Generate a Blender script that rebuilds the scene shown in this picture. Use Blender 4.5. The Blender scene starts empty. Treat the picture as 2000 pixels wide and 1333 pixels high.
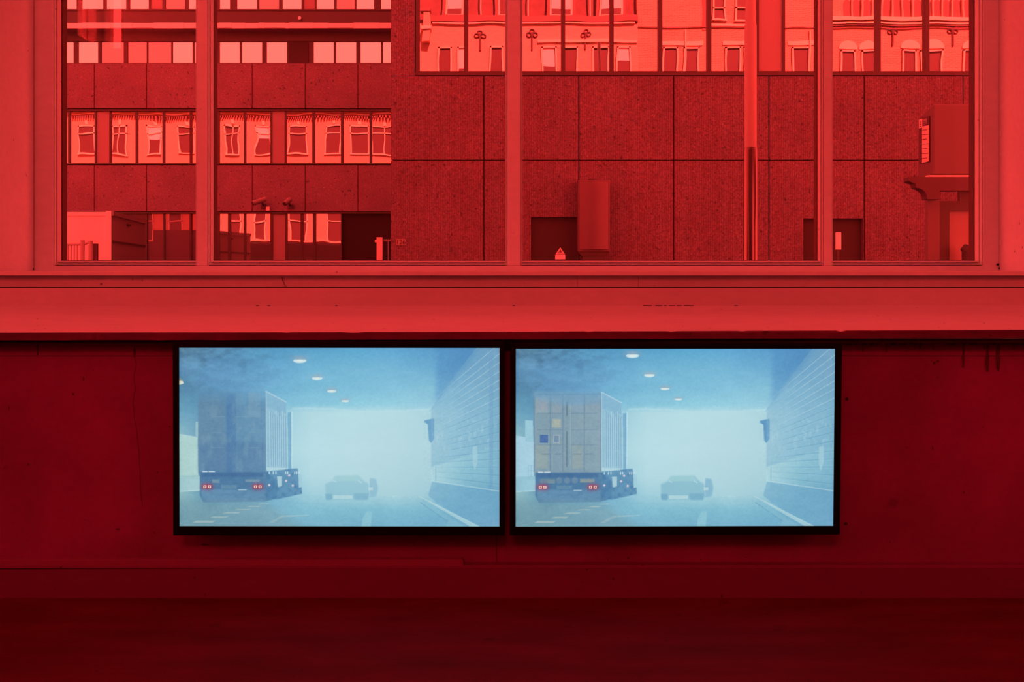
import bpy, math, random
import numpy as np
from mathutils import Vector

random.seed(7)
S = bpy.context.scene
COL = S.collection

# ------------------------------------------------------------------ camera
F = 1944.0                 # focal length in pixels of the 2000 px wide frame (35 mm lens)
CAMZ = 0.96                # eye height
HY = 541.0                 # horizon row
cam_d = bpy.data.cameras.new('camera'); cam = bpy.data.objects.new('camera', cam_d); COL.objects.link(cam)
cam.location = (0, 0, CAMZ); cam.rotation_euler = (math.radians(90), 0, 0)
cam_d.sensor_width = 36; cam_d.lens = F / 2000 * 36
cam_d.shift_y = (HY - 666.5) / 2000
cam_d.clip_start = 0.05; cam_d.clip_end = 300
S.camera = cam

# ------------------------------------------------------------------ world, sun, exposure
SKY_LOW, SKY_HIGH = 7.0, 3.0
SUN = 25.0
w = bpy.data.worlds.new('sky'); S.world = w; w.use_nodes = True
nt = w.node_tree; nt.nodes.clear()
tc = nt.nodes.new('ShaderNodeTexCoord'); sp = nt.nodes.new('ShaderNodeSeparateXYZ')
mr = nt.nodes.new('ShaderNodeMapRange'); mr.inputs[1].default_value = 0.0; mr.inputs[2].default_value = 0.9
mr.inputs[3].default_value = SKY_LOW; mr.inputs[4].default_value = SKY_HIGH
bg = nt.nodes.new('ShaderNodeBackground'); bg.inputs[0].default_value = (0.93, 0.97, 1.0, 1)
wo = nt.nodes.new('ShaderNodeOutputWorld')
nt.links.new(tc.outputs['Generated'], sp.inputs[0]); nt.links.new(sp.outputs['Z'], mr.inputs[0])
cr = nt.nodes.new('ShaderNodeMixRGB'); cr.inputs[1].default_value = (1.0, 0.98, 0.74, 1); cr.inputs[2].default_value = (0.86, 0.90, 1.0, 1)   # warm haze low, blue above
m2 = nt.nodes.new('ShaderNodeMapRange'); m2.inputs[1].default_value = 0.1; m2.inputs[2].default_value = 0.7; nt.links.new(sp.outputs['Z'], m2.inputs[0])
nt.links.new(m2.outputs[0], cr.inputs[0]); nt.links.new(cr.outputs[0], bg.inputs[0])
nt.links.new(mr.outputs[0], bg.inputs[1]); nt.links.new(bg.outputs[0], wo.inputs[0])

sd = bpy.data.lights.new('sun', 'SUN'); sd.energy = SUN; sd.angle = math.radians(0.53); sd.color = (1.0, 0.96, 0.9)
sun = bpy.data.objects.new('sun', sd); COL.objects.link(sun)
_el, _az = math.radians(38), math.radians(14)       # behind the opposite building, a little to the right
sdir = Vector((math.sin(_az) * math.cos(_el), math.cos(_az) * math.cos(_el), math.sin(_el)))
sun.rotation_euler = sdir.to_track_quat('Z', 'Y').to_euler(); sun.location = (0, 40, 40)

def area(name, loc, to, sx, sy, power, color=(1, 1, 1)):
    d = bpy.data.lights.new(name, 'AREA'); d.shape = 'RECTANGLE'; d.size = sx; d.size_y = sy; d.energy = power; d.color = color
    o = bpy.data.objects.new(name, d); COL.objects.link(o); o.location = loc
    o.rotation_euler = (Vector(to) - Vector(loc)).to_track_quat('-Z', 'Y').to_euler()
    return o
# side and clerestory fill is added, with made-up windows; each lamp stands outside its red pane
area('added_fill_left', (-4.6, 0.4, 2.6), (0, 0.4, 2.4), 3.4, 1.9, 12)
area('added_fill_right', (4.6, 0.4, 2.6), (0, 0.4, 2.4), 3.4, 1.9, 16)
area('added_fill_clerestory', (-1.1, -3.7, 4.75), (-1.2, 0, 3.9), 2.6, 1.3, 270)
area('daylight_high_slot', (-4.6, -2.84, 3.8), (0, -2.84, 3.8), .6, 1.3, 130)
area('daylight_high_slot_back', (-4.09, -3.6, 3.8), (-4.09, 0, 3.8), .3, 1.3, 28)

S.view_settings.view_transform = 'Standard'; S.view_settings.look = 'None'
S.view_settings.exposure = 0.0; S.view_settings.gamma = 1.0; S.view_settings.use_curve_mapping = False
S.cycles.use_denoising = True
S.cycles.max_bounces = 10; S.cycles.transparent_max_bounces = 12
S.cycles.caustics_reflective = False; S.cycles.caustics_refractive = False
S.cycles.sample_clamp_indirect = 6.0

# ------------------------------------------------------------------ helpers
def X(px, Y): return (px - 1000.0) * Y / F
def Z(py, Y): return CAMZ - (py - HY) * Y / F

class MB:
    def __init__(s): s.v = []; s.f = []; s.smooth = False
    def box(s, x0, x1, y0, y1, z0, z1):
        b = len(s.v)
        s.v += [(x0,y0,z0),(x1,y0,z0),(x1,y1,z0),(x0,y1,z0),(x0,y0,z1),(x1,y0,z1),(x1,y1,z1),(x0,y1,z1)]
        s.f += [tuple(b+i for i in q) for q in ((0,3,2,1),(4,5,6,7),(0,1,5,4),(1,2,6,5),(2,3,7,6),(3,0,4,7))]
        return s
    def prism_y(s, pts, y0, y1):                 # outline in x,z pushed along y; pts counter-clockwise seen from -y
        b = len(s.v); n = len(pts)
        s.v += [(x, y0, z) for x, z in pts] + [(x, y1, z) for x, z in pts]
        s.f.append(tuple(b+i for i in range(n))); s.f.append(tuple(b+n+i for i in reversed(range(n))))
        for i in range(n):
            j = (i+1) % n; s.f.append((b+i, b+n+i, b+n+j, b+j))
        return s
    def prism_x(s, pts, x0, x1):                 # outline in y,z pushed along x
        b = len(s.v); n = len(pts)
        s.v += [(x0, y, z) for y, z in pts] + [(x1, y, z) for y, z in pts]
        s.f.append(tuple(b+i for i in reversed(range(n)))); s.f.append(tuple(b+n+i for i in range(n)))
        for i in range(n):
            j = (i+1) % n; s.f.append((b+i, b+j, b+n+j, b+n+i))
        return s
    def prism_z(s, pts, z0, z1):                 # outline in x,y pushed along z
        b = len(s.v); n = len(pts)
        s.v += [(x, y, z0) for x, y in pts] + [(x, y, z1) for x, y in pts]
        s.f.append(tuple(b+i for i in reversed(range(n)))); s.f.append(tuple(b+n+i for i in range(n)))
        for i in range(n):
            j = (i+1) % n; s.f.append((b+i, b+j, b+n+j, b+n+i))
        return s
    def tube(s, a, c, r0, r1=None, n=20):
        r1 = r0 if r1 is None else r1
        a = Vector(a); c = Vector(c); d = (c-a).normalized()
        u = d.orthogonal().normalized(); v = d.cross(u); b = len(s.v)
        for p, r in ((a, r0), (c, r1)):
            for i in range(n):
                t = 2*math.pi*i/n; q = p + u*(r*math.cos(t)) + v*(r*math.sin(t)); s.v.append(tuple(q))
        for i in range(n):
            j = (i+1) % n; s.f.append((b+i, b+j, b+n+j, b+n+i))
        s.f.append(tuple(b+i for i in reversed(range(n)))); s.f.append(tuple(b+n+i for i in range(n)))
        return s
    def lathe(s, cx, cy, prof, n=32):            # prof: (radius, z) from bottom to top
        b = len(s.v)
        for r, z in prof:
            for i in range(n):
                t = 2*math.pi*i/n; s.v.append((cx + r*math.cos(t), cy + r*math.sin(t), z))
        for k in range(len(prof)-1):
            for i in range(n):
                j = (i+1) % n; s.f.append((b+k*n+i, b+k*n+j, b+(k+1)*n+j, b+(k+1)*n+i))
        s.f.append(tuple(b+i for i in reversed(range(n)))); m = b+(len(prof)-1)*n
        s.f.append(tuple(m+i for i in range(n)))
        return s
    def build(s, name, mat, parent=None, smooth=False, bevel=0, base=True):
        vs = s.v
        if parent is not None:
            o0 = world_loc(parent)
        else:
            xs, ys, zs = zip(*vs); o0 = Vector(((min(xs)+max(xs))/2, (min(ys)+max(ys))/2, min(zs)))
        me = bpy.data.meshes.new(name)
        org = o0
        if parent is not None:
            xs, ys, zs = zip(*vs); org = Vector(((min(xs)+max(xs))/2, (min(ys)+max(ys))/2, (min(zs)+max(zs))/2))
        me.from_pydata([(x-org.x, y-org.y, z-org.z) for x, y, z in vs], [], s.f); me.update()
        me.materials.append(mat)
        o = bpy.data.objects.new(name, me); COL.objects.link(o)
        if parent is not None:
            o.parent = parent; o.location = org - o0
        else:
            o.location = org
        if smooth:
            for p in me.polygons: p.use_smooth = True
            try: me.set_sharp_from_angle(angle=math.radians(35))
            except Exception: pass
        if bevel:
            m = o.modifiers.new('bevel', 'BEVEL'); m.width = bevel; m.segments = 2; m.limit_method = 'ANGLE'
        return o

def world_loc(o):
    v = Vector((0, 0, 0))
    while o is not None:
        v += o.location; o = o.parent
    return v

def tag(o, label=None, cat=None, group=None, kind=None):
    if label: o['label'] = label
    if cat: o['category'] = cat
    if group: o['group'] = group
    if kind: o['kind'] = kind
    return o

def empty(name, loc, label=None, cat=None, group=None, kind=None):
    o = bpy.data.objects.new(name, None); COL.objects.link(o); o.location = loc; o.empty_display_size = 0.2
    return tag(o, label, cat, group, kind)

def shift(o, dx, dy, dz):
    o.location = o.location + Vector((dx, dy, dz))

# ------------------------------------------------------------------ materials
def mat(name, col, rough=0.6, metal=0.0, noise=0.0, nscale=8.0, bump=0.0, bscale=60.0, spec=0.5, stretch=(1, 1, 1), coords='Object'):
    m = bpy.data.materials.new(name); m.use_nodes = True; n = m.node_tree.nodes; L = m.node_tree.links
    b = n['Principled BSDF']; b.inputs['Roughness'].default_value = rough; b.inputs['Metallic'].default_value = metal
    b.inputs['Specular IOR Level'].default_value = spec
    b.inputs['Base Color'].default_value = (*col, 1)
    if noise or bump:
        t = n.new('ShaderNodeTexCoord'); mp = n.new('ShaderNodeMapping'); mp.inputs['Scale'].default_value = stretch
        # world-size texture: geometry position, so pieces of one surface join up
        g = n.new('ShaderNodeNewGeometry'); L.new(g.outputs['Position'], mp.inputs[0])
        n.remove(t)
    if noise:
        nz = n.new('ShaderNodeTexNoise'); nz.inputs['Scale'].default_value = nscale; nz.inputs['Detail'].default_value = 8
        nz.inputs['Roughness'].default_value = 0.65
        L.new(mp.outputs[0], nz.inputs[0])
        r = n.new('ShaderNodeMapRange'); r.inputs[1].default_value = 0.3; r.inputs[2].default_value = 0.7
        r.inputs[3].default_value = 1 - noise; r.inputs[4].default_value = 1 + noise; L.new(nz.outputs[0], r.inputs[0])
        mx = n.new('ShaderNodeVectorMath'); mx.operation = 'SCALE'; mx.inputs[0].default_value = col
        L.new(r.outputs[0], mx.inputs['Scale']); L.new(mx.outputs[0], b.inputs['Base Color'])
    if bump:
        nb = n.new('ShaderNodeTexNoise'); nb.inputs['Scale'].default_value = bscale; nb.inputs['Detail'].default_value = 6
        L.new(mp.outputs[0], nb.inputs[0])
        bp = n.new('ShaderNodeBump'); bp.inputs['Strength'].default_value = bump; bp.inputs['Distance'].default_value = 0.004
        L.new(nb.outputs[0], bp.inputs['Height']); L.new(bp.outputs[0], b.inputs['Normal'])
    return m

def node_math(n, L, op, a, bb):
    m = n.new('ShaderNodeMath'); m.operation = op
    for i, q in enumerate((a, bb)):
        if q is None: continue
        if isinstance(q, (int, float)): m.inputs[i].default_value = q
        else: L.new(q, m.inputs[i])
    return m.outputs[0]

def concrete(name, col, rib=0.0, rib_period=0.042, speck=0.35, sscale=28.0):
    m = bpy.data.materials.new(name); m.use_nodes = True; n = m.node_tree.nodes; L = m.node_tree.links
    b = n['Principled BSDF']; b.inputs['Roughness'].default_value = 0.85
    g = n.new('ShaderNodeNewGeometry'); sep = n.new('ShaderNodeSeparateXYZ'); L.new(g.outputs['Position'], sep.inputs[0])
    def nz(scale, det, rough, lo, hi, a, bv):
        t = n.new('ShaderNodeTexNoise'); t.inputs['Scale'].default_value = scale; t.inputs['Detail'].default_value = det
        t.inputs['Roughness'].default_value = rough
        L.new(g.outputs['Position'], t.inputs[0])
        r = n.new('ShaderNodeMapRange'); r.inputs[1].default_value = lo; r.inputs[2].default_value = hi
        r.inputs[3].default_value = a; r.inputs[4].default_value = bv; L.new(t.outputs[0], r.inputs[0]); return r.outputs[0], t.outputs[0]
    fine, fr = nz(sscale, 2, 0.6, 0.32, 0.68, 1-speck, 1+speck)
    big, _ = nz(0.9, 4, 0.6, 0.3, 0.7, 0.84, 1.16)
    dark, _ = nz(sscale*0.42, 1, 0.5, 0.25, 0.33, 0.35, 1.0)      # dark pebbles in the aggregate
    lite, _ = nz(sscale*0.9, 1, 0.5, 0.66, 0.74, 1.0, 1.7)
    f = node_math(n, L, 'MULTIPLY', fine, big); f = node_math(n, L, 'MULTIPLY', f, dark); f = node_math(n, L, 'MULTIPLY', f, lite)
    if rib:
        s = node_math(n, L, 'MULTIPLY', sep.outputs['X'], 2*math.pi/rib_period); s = node_math(n, L, 'SINE', s, None)
        # rib grooves are darker stripes in the colour
        gr = n.new('ShaderNodeMapRange'); gr.inputs[1].default_value = -1; gr.inputs[2].default_value = 0.3
        gr.inputs[3].default_value = 1 - rib; gr.inputs[4].default_value = 1.0; L.new(s, gr.inputs[0])
        f = node_math(n, L, 'MULTIPLY', f, gr.outputs[0])
    mx = n.new('ShaderNodeVectorMath'); mx.operation = 'SCALE'; mx.inputs[0].default_value = col
    L.new(f, mx.inputs['Scale']); L.new(mx.outputs[0], b.inputs['Base Color'])
    return m

def brick(name, c1, c2, mortar, scale=1.0):
    m = bpy.data.materials.new(name); m.use_nodes = True; n = m.node_tree.nodes; L = m.node_tree.links
    b = n['Principled BSDF']; b.inputs['Roughness'].default_value = 0.9
    g = n.new('ShaderNodeNewGeometry'); sep = n.new('ShaderNodeSeparateXYZ'); L.new(g.outputs['Position'], sep.inputs[0])
    cb = n.new('ShaderNodeCombineXYZ'); L.new(sep.outputs['X'], cb.inputs[0]); L.new(sep.outputs['Z'], cb.inputs[1])
    t = n.new('ShaderNodeTexBrick'); L.new(cb.outputs[0], t.inputs['Vector'])
    t.inputs['Color1'].default_value = (*c1, 1); t.inputs['Color2'].default_value = (*c2, 1); t.inputs['Mortar'].default_value = (*mortar, 1)
    t.inputs['Scale'].default_value = scale; t.inputs['Brick Width'].default_value = 0.20; t.inputs['Row Height'].default_value = 0.058
    t.inputs['Mortar Size'].default_value = 0.012
    L.new(t.outputs[0], b.inputs['Base Color'])
    return m

def mirror_pane(name, refl, wav, back=(0.02, 0.02, 0.02), wscale=1.3):
    """coated office glazing, seen from outside as a slightly wavy mirror"""
    m = bpy.data.materials.new(name); m.use_nodes = True; n = m.node_tree.nodes; L = m.node_tree.links; n.clear()
    out = n.new('ShaderNodeOutputMaterial'); gl = n.new('ShaderNodeBsdfGlossy'); gl.inputs['Roughness'].default_value = 0.0
    gl.inputs['Color'].default_value = (refl, refl, refl, 1)
    df = n.new('ShaderNodeBsdfDiffuse'); df.inputs['Color'].default_value = (*back, 1)
    ad = n.new('ShaderNodeAddShader'); L.new(gl.outputs[0], ad.inputs[0]); L.new(df.outputs[0], ad.inputs[1]); L.new(ad.outputs[0], out.inputs[0])
    g = n.new('ShaderNodeNewGeometry'); t = n.new('ShaderNodeTexNoise'); t.inputs['Scale'].default_value = wscale; t.inputs['Detail'].default_value = 1
    L.new(g.outputs['Position'], t.inputs[0])
    bp = n.new('ShaderNodeBump'); bp.inputs['Strength'].default_value = 1.0; bp.inputs['Distance'].default_value = wav
    L.new(t.outputs[0], bp.inputs['Height']); L.new(bp.outputs[0], gl.inputs['Normal'])
    return m

TINT = (1.0, 0.215, 0.208)     # per face of a pane; a pane has two
def film_glass(name):
    m = bpy.data.materials.new(name); m.use_nodes = True; n = m.node_tree.nodes; L = m.node_tree.links; n.clear()
    out = n.new('ShaderNodeOutputMaterial'); tr = n.new('ShaderNodeBsdfTransparent'); tr.inputs[0].default_value = (*TINT, 1)
    gl = n.new('ShaderNodeBsdfGlossy'); gl.inputs['Roughness'].default_value = 0.0; gl.inputs['Color'].default_value = (1, 1, 1, 1)
    mx = n.new('ShaderNodeMixShader'); mx.inputs[0].default_value = 0.03
    L.new(tr.outputs[0], mx.inputs[1]); L.new(gl.outputs[0], mx.inputs[2]); L.new(mx.outputs[0], out.inputs[0])
    return m

def worn_paint(name, col, rough=0.45, stain=0.12, stretch=(1, 1, 1), crack=0.0, rscale=3.0):
    """old brush-painted wood or plaster: soft blotches, fine brush lines, a few dark specks"""
    m = bpy.data.materials.new(name); m.use_nodes = True; n = m.node_tree.nodes; L = m.node_tree.links
    b = n['Principled BSDF']; b.inputs['Roughness'].default_value = rough
    b.inputs['Specular IOR Level'].default_value = 0.1 if rough > .75 else 0.3
    g = n.new('ShaderNodeNewGeometry'); mp = n.new('ShaderNodeMapping'); mp.inputs['Scale'].default_value = stretch; L.new(g.outputs['Position'], mp.inputs[0])
    def nz(src, scale, det, lo, hi, a, bv):
        t = n.new('ShaderNodeTexNoise'); t.inputs['Scale'].default_value = scale; t.inputs['Detail'].default_value = det
        L.new(src, t.inputs[0]); r = n.new('ShaderNodeMapRange'); r.inputs[1].default_value = lo; r.inputs[2].default_value = hi
        r.inputs[3].default_value = a; r.inputs[4].default_value = bv; L.new(t.outputs[0], r.inputs[0]); return r.outputs[0], t.outputs[0]
    a, _ = nz(mp.outputs[0], rscale, 8, 0.3, 0.7, 1-stain, 1+stain)
    br, brr = nz(mp.outputs[0], 45, 4, 0.3, 0.7, 0.96, 1.04)
    sp_, _ = nz(g.outputs['Position'], 60, 1, 0.18, 0.24, 0.35, 1.0)
    f = node_math(n, L, 'MULTIPLY', a, br); f = node_math(n, L, 'MULTIPLY', f, sp_)
    if crack:
        c_, _ = nz(g.outputs['Position'], 9, 10, 0.27, 0.33, 1-crack, 1.0); f = node_math(n, L, 'MULTIPLY', f, c_)
    mx = n.new('ShaderNodeVectorMath'); mx.operation = 'SCALE'; mx.inputs[0].default_value = col
    L.new(f, mx.inputs['Scale']); L.new(mx.outputs[0], b.inputs['Base Color'])
    bp = n.new('ShaderNodeBump'); bp.inputs['Strength'].default_value = 0.25; bp.inputs['Distance'].default_value = 0.002
    L.new(brr, bp.inputs['Height']); L.new(bp.outputs[0], b.inputs['Normal'])
    return m

def emission(name, col, st=1.0):
    m = bpy.data.materials.new(name); m.use_nodes = True; n = m.node_tree.nodes; L = m.node_tree.links; n.clear()
    out = n.new('ShaderNodeOutputMaterial'); e = n.new('ShaderNodeEmission'); e.inputs[0].default_value = (*col, 1); e.inputs[1].default_value = st
    L.new(e.outputs[0], out.inputs[0]); return m

M = {}
M['frame'] = worn_paint('white_gloss_paint', (0.55, 0.65, 0.68), 0.4, 0.04, (0.4, 1, 1))
M['sill'] = worn_paint('white_sill_paint', (0.54, 0.60, 0.66), 0.85, 0.05, (0.25, 1, 4))
M['dull'] = worn_paint('dull_white_paint', (0.44, 0.46, 0.50), 0.6, 0.06, (0.4, 1, 1))
M['duller'] = worn_paint('darker_white_paint', (0.43, 0.42, 0.46), 0.7, 0.10, (0.5, 1, 1))  # darker white for the recessed board below the nosing
M['plaster'] = worn_paint('white_plaster', (0.60, 0.68, 0.74), 0.7, 0.03)
M['edge'] = worn_paint('raw_sill_edge', (0.10, 0.015, 0.06), 0.8, 0.25, (1, 1, 5), 0.6, 8)
M['wall'] = worn_paint('dark_red_wall_paint', (0.185, 0.026, 0.125), 0.9, 0.22, (1, 1, 1), 0.25)
M['skirt'] = worn_paint('dark_red_skirting_paint', (0.125, 0.018, 0.085), 0.8, 0.05, (0.3, 1, 1))
M['trunk'] = worn_paint('trunking_paint', (0.17, 0.025, 0.11), 0.7, 0.04)
M['lino'] = worn_paint('dark_red_floor', (0.078, 0.0015, 0.009), 0.95, 0.22, (0.45, 1.6, 1), 0.3, 6)
M['room'] = mat('room_paint', (0.6, 0.5, 0.48), 0.8)
M['black'] = mat('black_plastic', (0.002, 0.0015, 0.002), 0.5, spec=0.08)
M['dirt_shade'] = mat('dark_dirt_and_shade', (0.012, 0.002, 0.002), 0.9)
M['drip'] = mat('dark_drip', (0.05, 0.004, 0.007), 0.8, noise=0.3, nscale=30)
M['rebate_shade'] = mat('shaded_rebate', (0.03, 0.006, 0.008), 0.6)  # shade on the outer rebate is put into this dark colour
M['film'] = film_glass('red_film_glass')
M['ribbed'] = concrete('ribbed_aggregate_concrete', (0.148, 0.108, 0.138), rib=0.32, speck=0.40, sscale=36)
M['smooth'] = concrete('washed_concrete', (0.185, 0.145, 0.185), rib=0.0, speck=0.28, sscale=24)
M['joint'] = mat('dark_joint', (0.03, 0.03, 0.03), 0.9)
M['darkframe'] = mat('dark_metal_frame', (0.045, 0.04, 0.04), 0.5)
M['infill'] = mat('light_infill_panel', (0.30, 0.27, 0.27), 0.6)
M['pane'] = mirror_pane('mirror_glazing', 0.75, 0.0013)
M['pane_far'] = mirror_pane('mirror_glazing_wavy', 0.78, 0.0024, wscale=1.0)
M['pane_dim'] = mirror_pane('shade_dimmed_glazing', 0.12, 0.001, (0.13, 0.10, 0.12))  # shade on the ground floor panes is put into this glazing
M['pane_half'] = mirror_pane('half_mirror_glazing', 0.30, 0.001, (0.10, 0.08, 0.08))
M['shadow_band'] = mat('painted_shadow', (0.06, 0.045, 0.05), 0.8)  # dark tone carries the street shadow on the mirrored house
M['blackvoid'] = mat('deep_dark_opening', (0.012, 0.01, 0.01), 0.9)
M['vent'] = mat('dark_louvre', (0.035, 0.03, 0.03), 0.8)
M['white'] = mat('white_coated_metal', (0.86, 0.84, 0.80), 0.5, noise=0.05, nscale=3)
M['greymetal'] = mat('grey_cabinet_paint', (0.13, 0.10, 0.12), 0.4, metal=0.3, noise=0.08, nscale=2)
M['bluegrey'] = mat('van_side_paint', (0.36, 0.32, 0.34), 0.45)
M['polelight'] = mat('light_grey_pole_paint', (0.33, 0.32, 0.31), 0.5)
M['poledark'] = mat('dark_glossy_sleeve', (0.13, 0.11, 0.12), 0.2, metal=1.0)
M['kiosk'] = mat('kiosk_grey', (0.14, 0.12, 0.14), 0.6)
M['kioskdark'] = mat('kiosk_dark_moulding', (0.07, 0.05, 0.07), 0.6)
M['asphalt'] = mat('asphalt', (0.10, 0.10, 0.10), 0.9, noise=0.15, nscale=4)
M['brick1'] = brick('yellow_brick', (0.58, 0.44, 0.30), (0.50, 0.37, 0.25), (0.42, 0.36, 0.30))
M['brick2'] = brick('red_brick', (0.50, 0.30, 0.20), (0.42, 0.24, 0.16), (0.54, 0.38, 0.29))
M['trimwhite'] = mat('house_trim_white', (0.66, 0.60, 0.44), 0.6)
M['fence'] = mat('fence_paint', (0.40, 0.37, 0.36), 0.6)
M['trimdark'] = mat('house_cornice_dark', (0.14, 0.10, 0.09), 0.6)
M['glassdark'] = mat('house_window_glass', (0.05, 0.035, 0.035), 0.5)
M['curtain'] = mat('house_blind', (0.75, 0.72, 0.68), 0.7)
M['iron'] = mat('wall_anchor_iron', (0.04, 0.03, 0.03), 0.6)
M['slate'] = mat('roof_slate', (0.13, 0.09, 0.08), 0.7, noise=0.2, nscale=6)
M['sign'] = mat('sign_face', (0.80, 0.78, 0.74), 0.5)
M['ink'] = mat('sign_ink', (0.03, 0.03, 0.03), 0.6)
M['faint'] = mat('faint_crack', (0.10, 0.012, 0.06), 0.9)

# ------------------------------------------------------------------ ROOM
YS = 2.93      # front of the sill board
YW = 3.00      # face of the wall under the sill
YF = 3.20      # fascia behind the sill
YN = 3.185     # nosing under the window
YM = 3.45      # room face of the window frame
YG = YM + 0.045  # glass
YX = 3.90      # street face of our own facade
RX = 4.2

def sill_z(y): # slanted top of the sill board
    z0 = Z(648, YS); z1 = Z(598, YF); return z0 + (z1 - z0) * (y - YS) / (YF - YS)

floor = tag(MB().box(-RX, RX, -3.2, YW+0.05, -0.12, 0).build('floor', M['lino']), 'dark red worn floor in front of the window wall', 'floor', kind='structure')
ceil = tag(MB().box(-RX-.1, RX+.1, -3.35, YF+.09, 5.7, 5.85).build('ceiling', M['room']), 'plain ceiling above the room', 'ceiling', kind='structure')

# side and back walls with openings for the added fill windows and the slots
CH = 5.7
def side_wall(name, sgn, slot, label):
    x0, x1 = sorted((sgn*RX, sgn*(RX+.15))); mb = MB()
    mb.box(x0, x1, 2.2, YX, -0.1, CH); mb.box(x0, x1, -1.4, 2.2, -0.1, 1.6); mb.box(x0, x1, -1.4, 2.2, 3.6, CH)
    if slot:
        mb.box(x0, x1, -2.62, -1.4, -0.1, CH); mb.box(x0, x1, -3.35, -3.06, -.1, CH); mb.box(x0, x1, -3.06, -2.62, -.1, 3.3); mb.box(x0, x1, -3.06, -2.62, 4.3, CH)
    else: mb.box(x0, x1, -3.35, -1.4, -0.1, CH)
    tag(mb.build(name, M['room']), label, 'wall', kind='structure')
side_wall('wall_left', -1, True, 'left wall of the room with an added red fill window')
side_wall('wall_right', 1, False, 'right wall of the room with an added red fill window')
mb = MB(); mb.box(0.2, RX, -3.35, -3.2, -.1, CH); mb.box(-4.0, -2.4, -3.35, -3.2, -.1, CH); mb.box(-2.4, 0.2, -3.35, -3.2, -.1, 4.1); mb.box(-2.4, 0.2, -3.35, -3.2, 5.4, CH)
mb.box(-RX, -4.17, -3.35, -3.2, -.1, CH); mb.box(-4.17, -4.0, -3.35, -3.2, -.1, 3.3); mb.box(-4.17, -4.0, -3.35, -3.2, 4.3, CH)
tag(mb.build('wall_back', M['room']), 'back wall of the room', 'wall', kind='structure')
def plain_window(n, box, mull, label):
    c = ((box[0]+box[1])/2, (box[2]+box[3])/2, box[4]); w_ = empty('window_%d' % n, c, label, 'window', kind='structure')
    MB().box(*box).build('pane', M['film'], w_)
    if mull: MB().box(*mull).build('mullion', M['frame'], w_)
plain_window(2, (-RX-.12, -RX-.1, -1.4, 2.2, 1.6, 3.6), (-RX-.14, -RX-.06, 0.36, 0.44, 1.6, 3.6), 'unseen red film window added for fill in the left wall')
plain_window(3, (RX+.1, RX+.12, -1.4, 2.2, 1.6, 3.6), (RX+.06, RX+.14, 0.36, 0.44, 1.6, 3.6), 'unseen red film window added for fill in the right wall')
plain_window(4, (-RX-.1, -RX-.08, -3.06, -2.62, 3.3, 4.3), None, 'high narrow window at the back of the left wall')
plain_window(6, (-2.4, 0.2, -3.3, -3.28, 4.1, 5.4), (-1.14, -1.06, -3.32, -3.24, 4.1, 5.4), 'unseen high wide window added for fill in the back wall')
plain_window(5, (-4.17, -4.0, -3.3, -3.28, 3.3, 4.3), None, 'high narrow window in the back wall')

# window wall: apron under the sill, piers, reveals and head
ZSB = Z(664, YW)                                   # underside of the sill at the wall
BXL, BXR = X(66, YM), X(1951, YM)                 # the window bay at the frame
wf = empty('wall_front', (0, YW, 0), 'dark red painted wall below the window sill', 'wall', kind='structure')
mb = MB()
mb.box(-RX, RX, YW, YF+0.35, 0.0, ZSB-0.004)
mb.box(-RX, RX, YF+0.35, YX, -0.4, ZSB)
wlow = mb.build('wall_panel', M['wall'], wf)
# painted strip just under the sill, standing 3 mm proud, with butt joints
segs = [(-RX, X(72, 2.997)), (X(75, 2.997), X(262, 2.997)), (X(265, 2.997), X(1642, 2.997)), (X(1645, 2.997), X(1945, 2.997)), (X(1947.5, 2.997), RX)]
mb = MB()
for a, b in segs: mb.box(a, b, YW-0.003, YW+0.01, Z(695, 2.997), ZSB-0.004)
mb.build('top_strip', M['wall'], wf)
# small holes left by old fixings
for hx, hy in ((1654, 779.5), (1652, 1023.5)):
    c = (X(hx, YW), YW, Z(hy, YW)); MB().tube((c[0], YW-0.002, c[2]), (c[0], YW+0.001, c[2]), 0.0045, n=12).build('screw_hole', M['dirt_shade'], wf)
# dark drips that ran down from the sill
def drip(px, y0, y1, wpx, yy=YW-0.004):
    pts = []; k = 7; L_ = []; R_ = []
    for i in range(k+1):
        t = i/k; ww = wpx/2*(1 if t < .75 else (1-(t-.75)*2.2)) * random.uniform(.85, 1.15)
        L_.append((X(px-ww, yy), Z(y0+(y1-y0)*t, yy))); R_.append((X(px+ww, yy), Z(y0+(y1-y0)*t, yy)))
    MB().prism_y(L_ + R_[::-1], yy, yy+0.0015).build('paint_drip', M['drip'], wf)
for a in ((1882, 672, 719, 4), (1929, 672, 726, 6), (1950, 672, 724, 6.5), (1685.5, 667, 689, 2.5), (1731, 670, 690, 1.5), (1797, 668, 681, 5),
          (1823, 668, 684, 1.6), (1922, 668, 684, 2), (1980, 668, 682, 1.5), (1650, 667, 672, 2), (1787, 668, 684, 1.4), (262, 680, 698, 3.5), (73, 670, 694, 3.0)):
    drip(*a)
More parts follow.
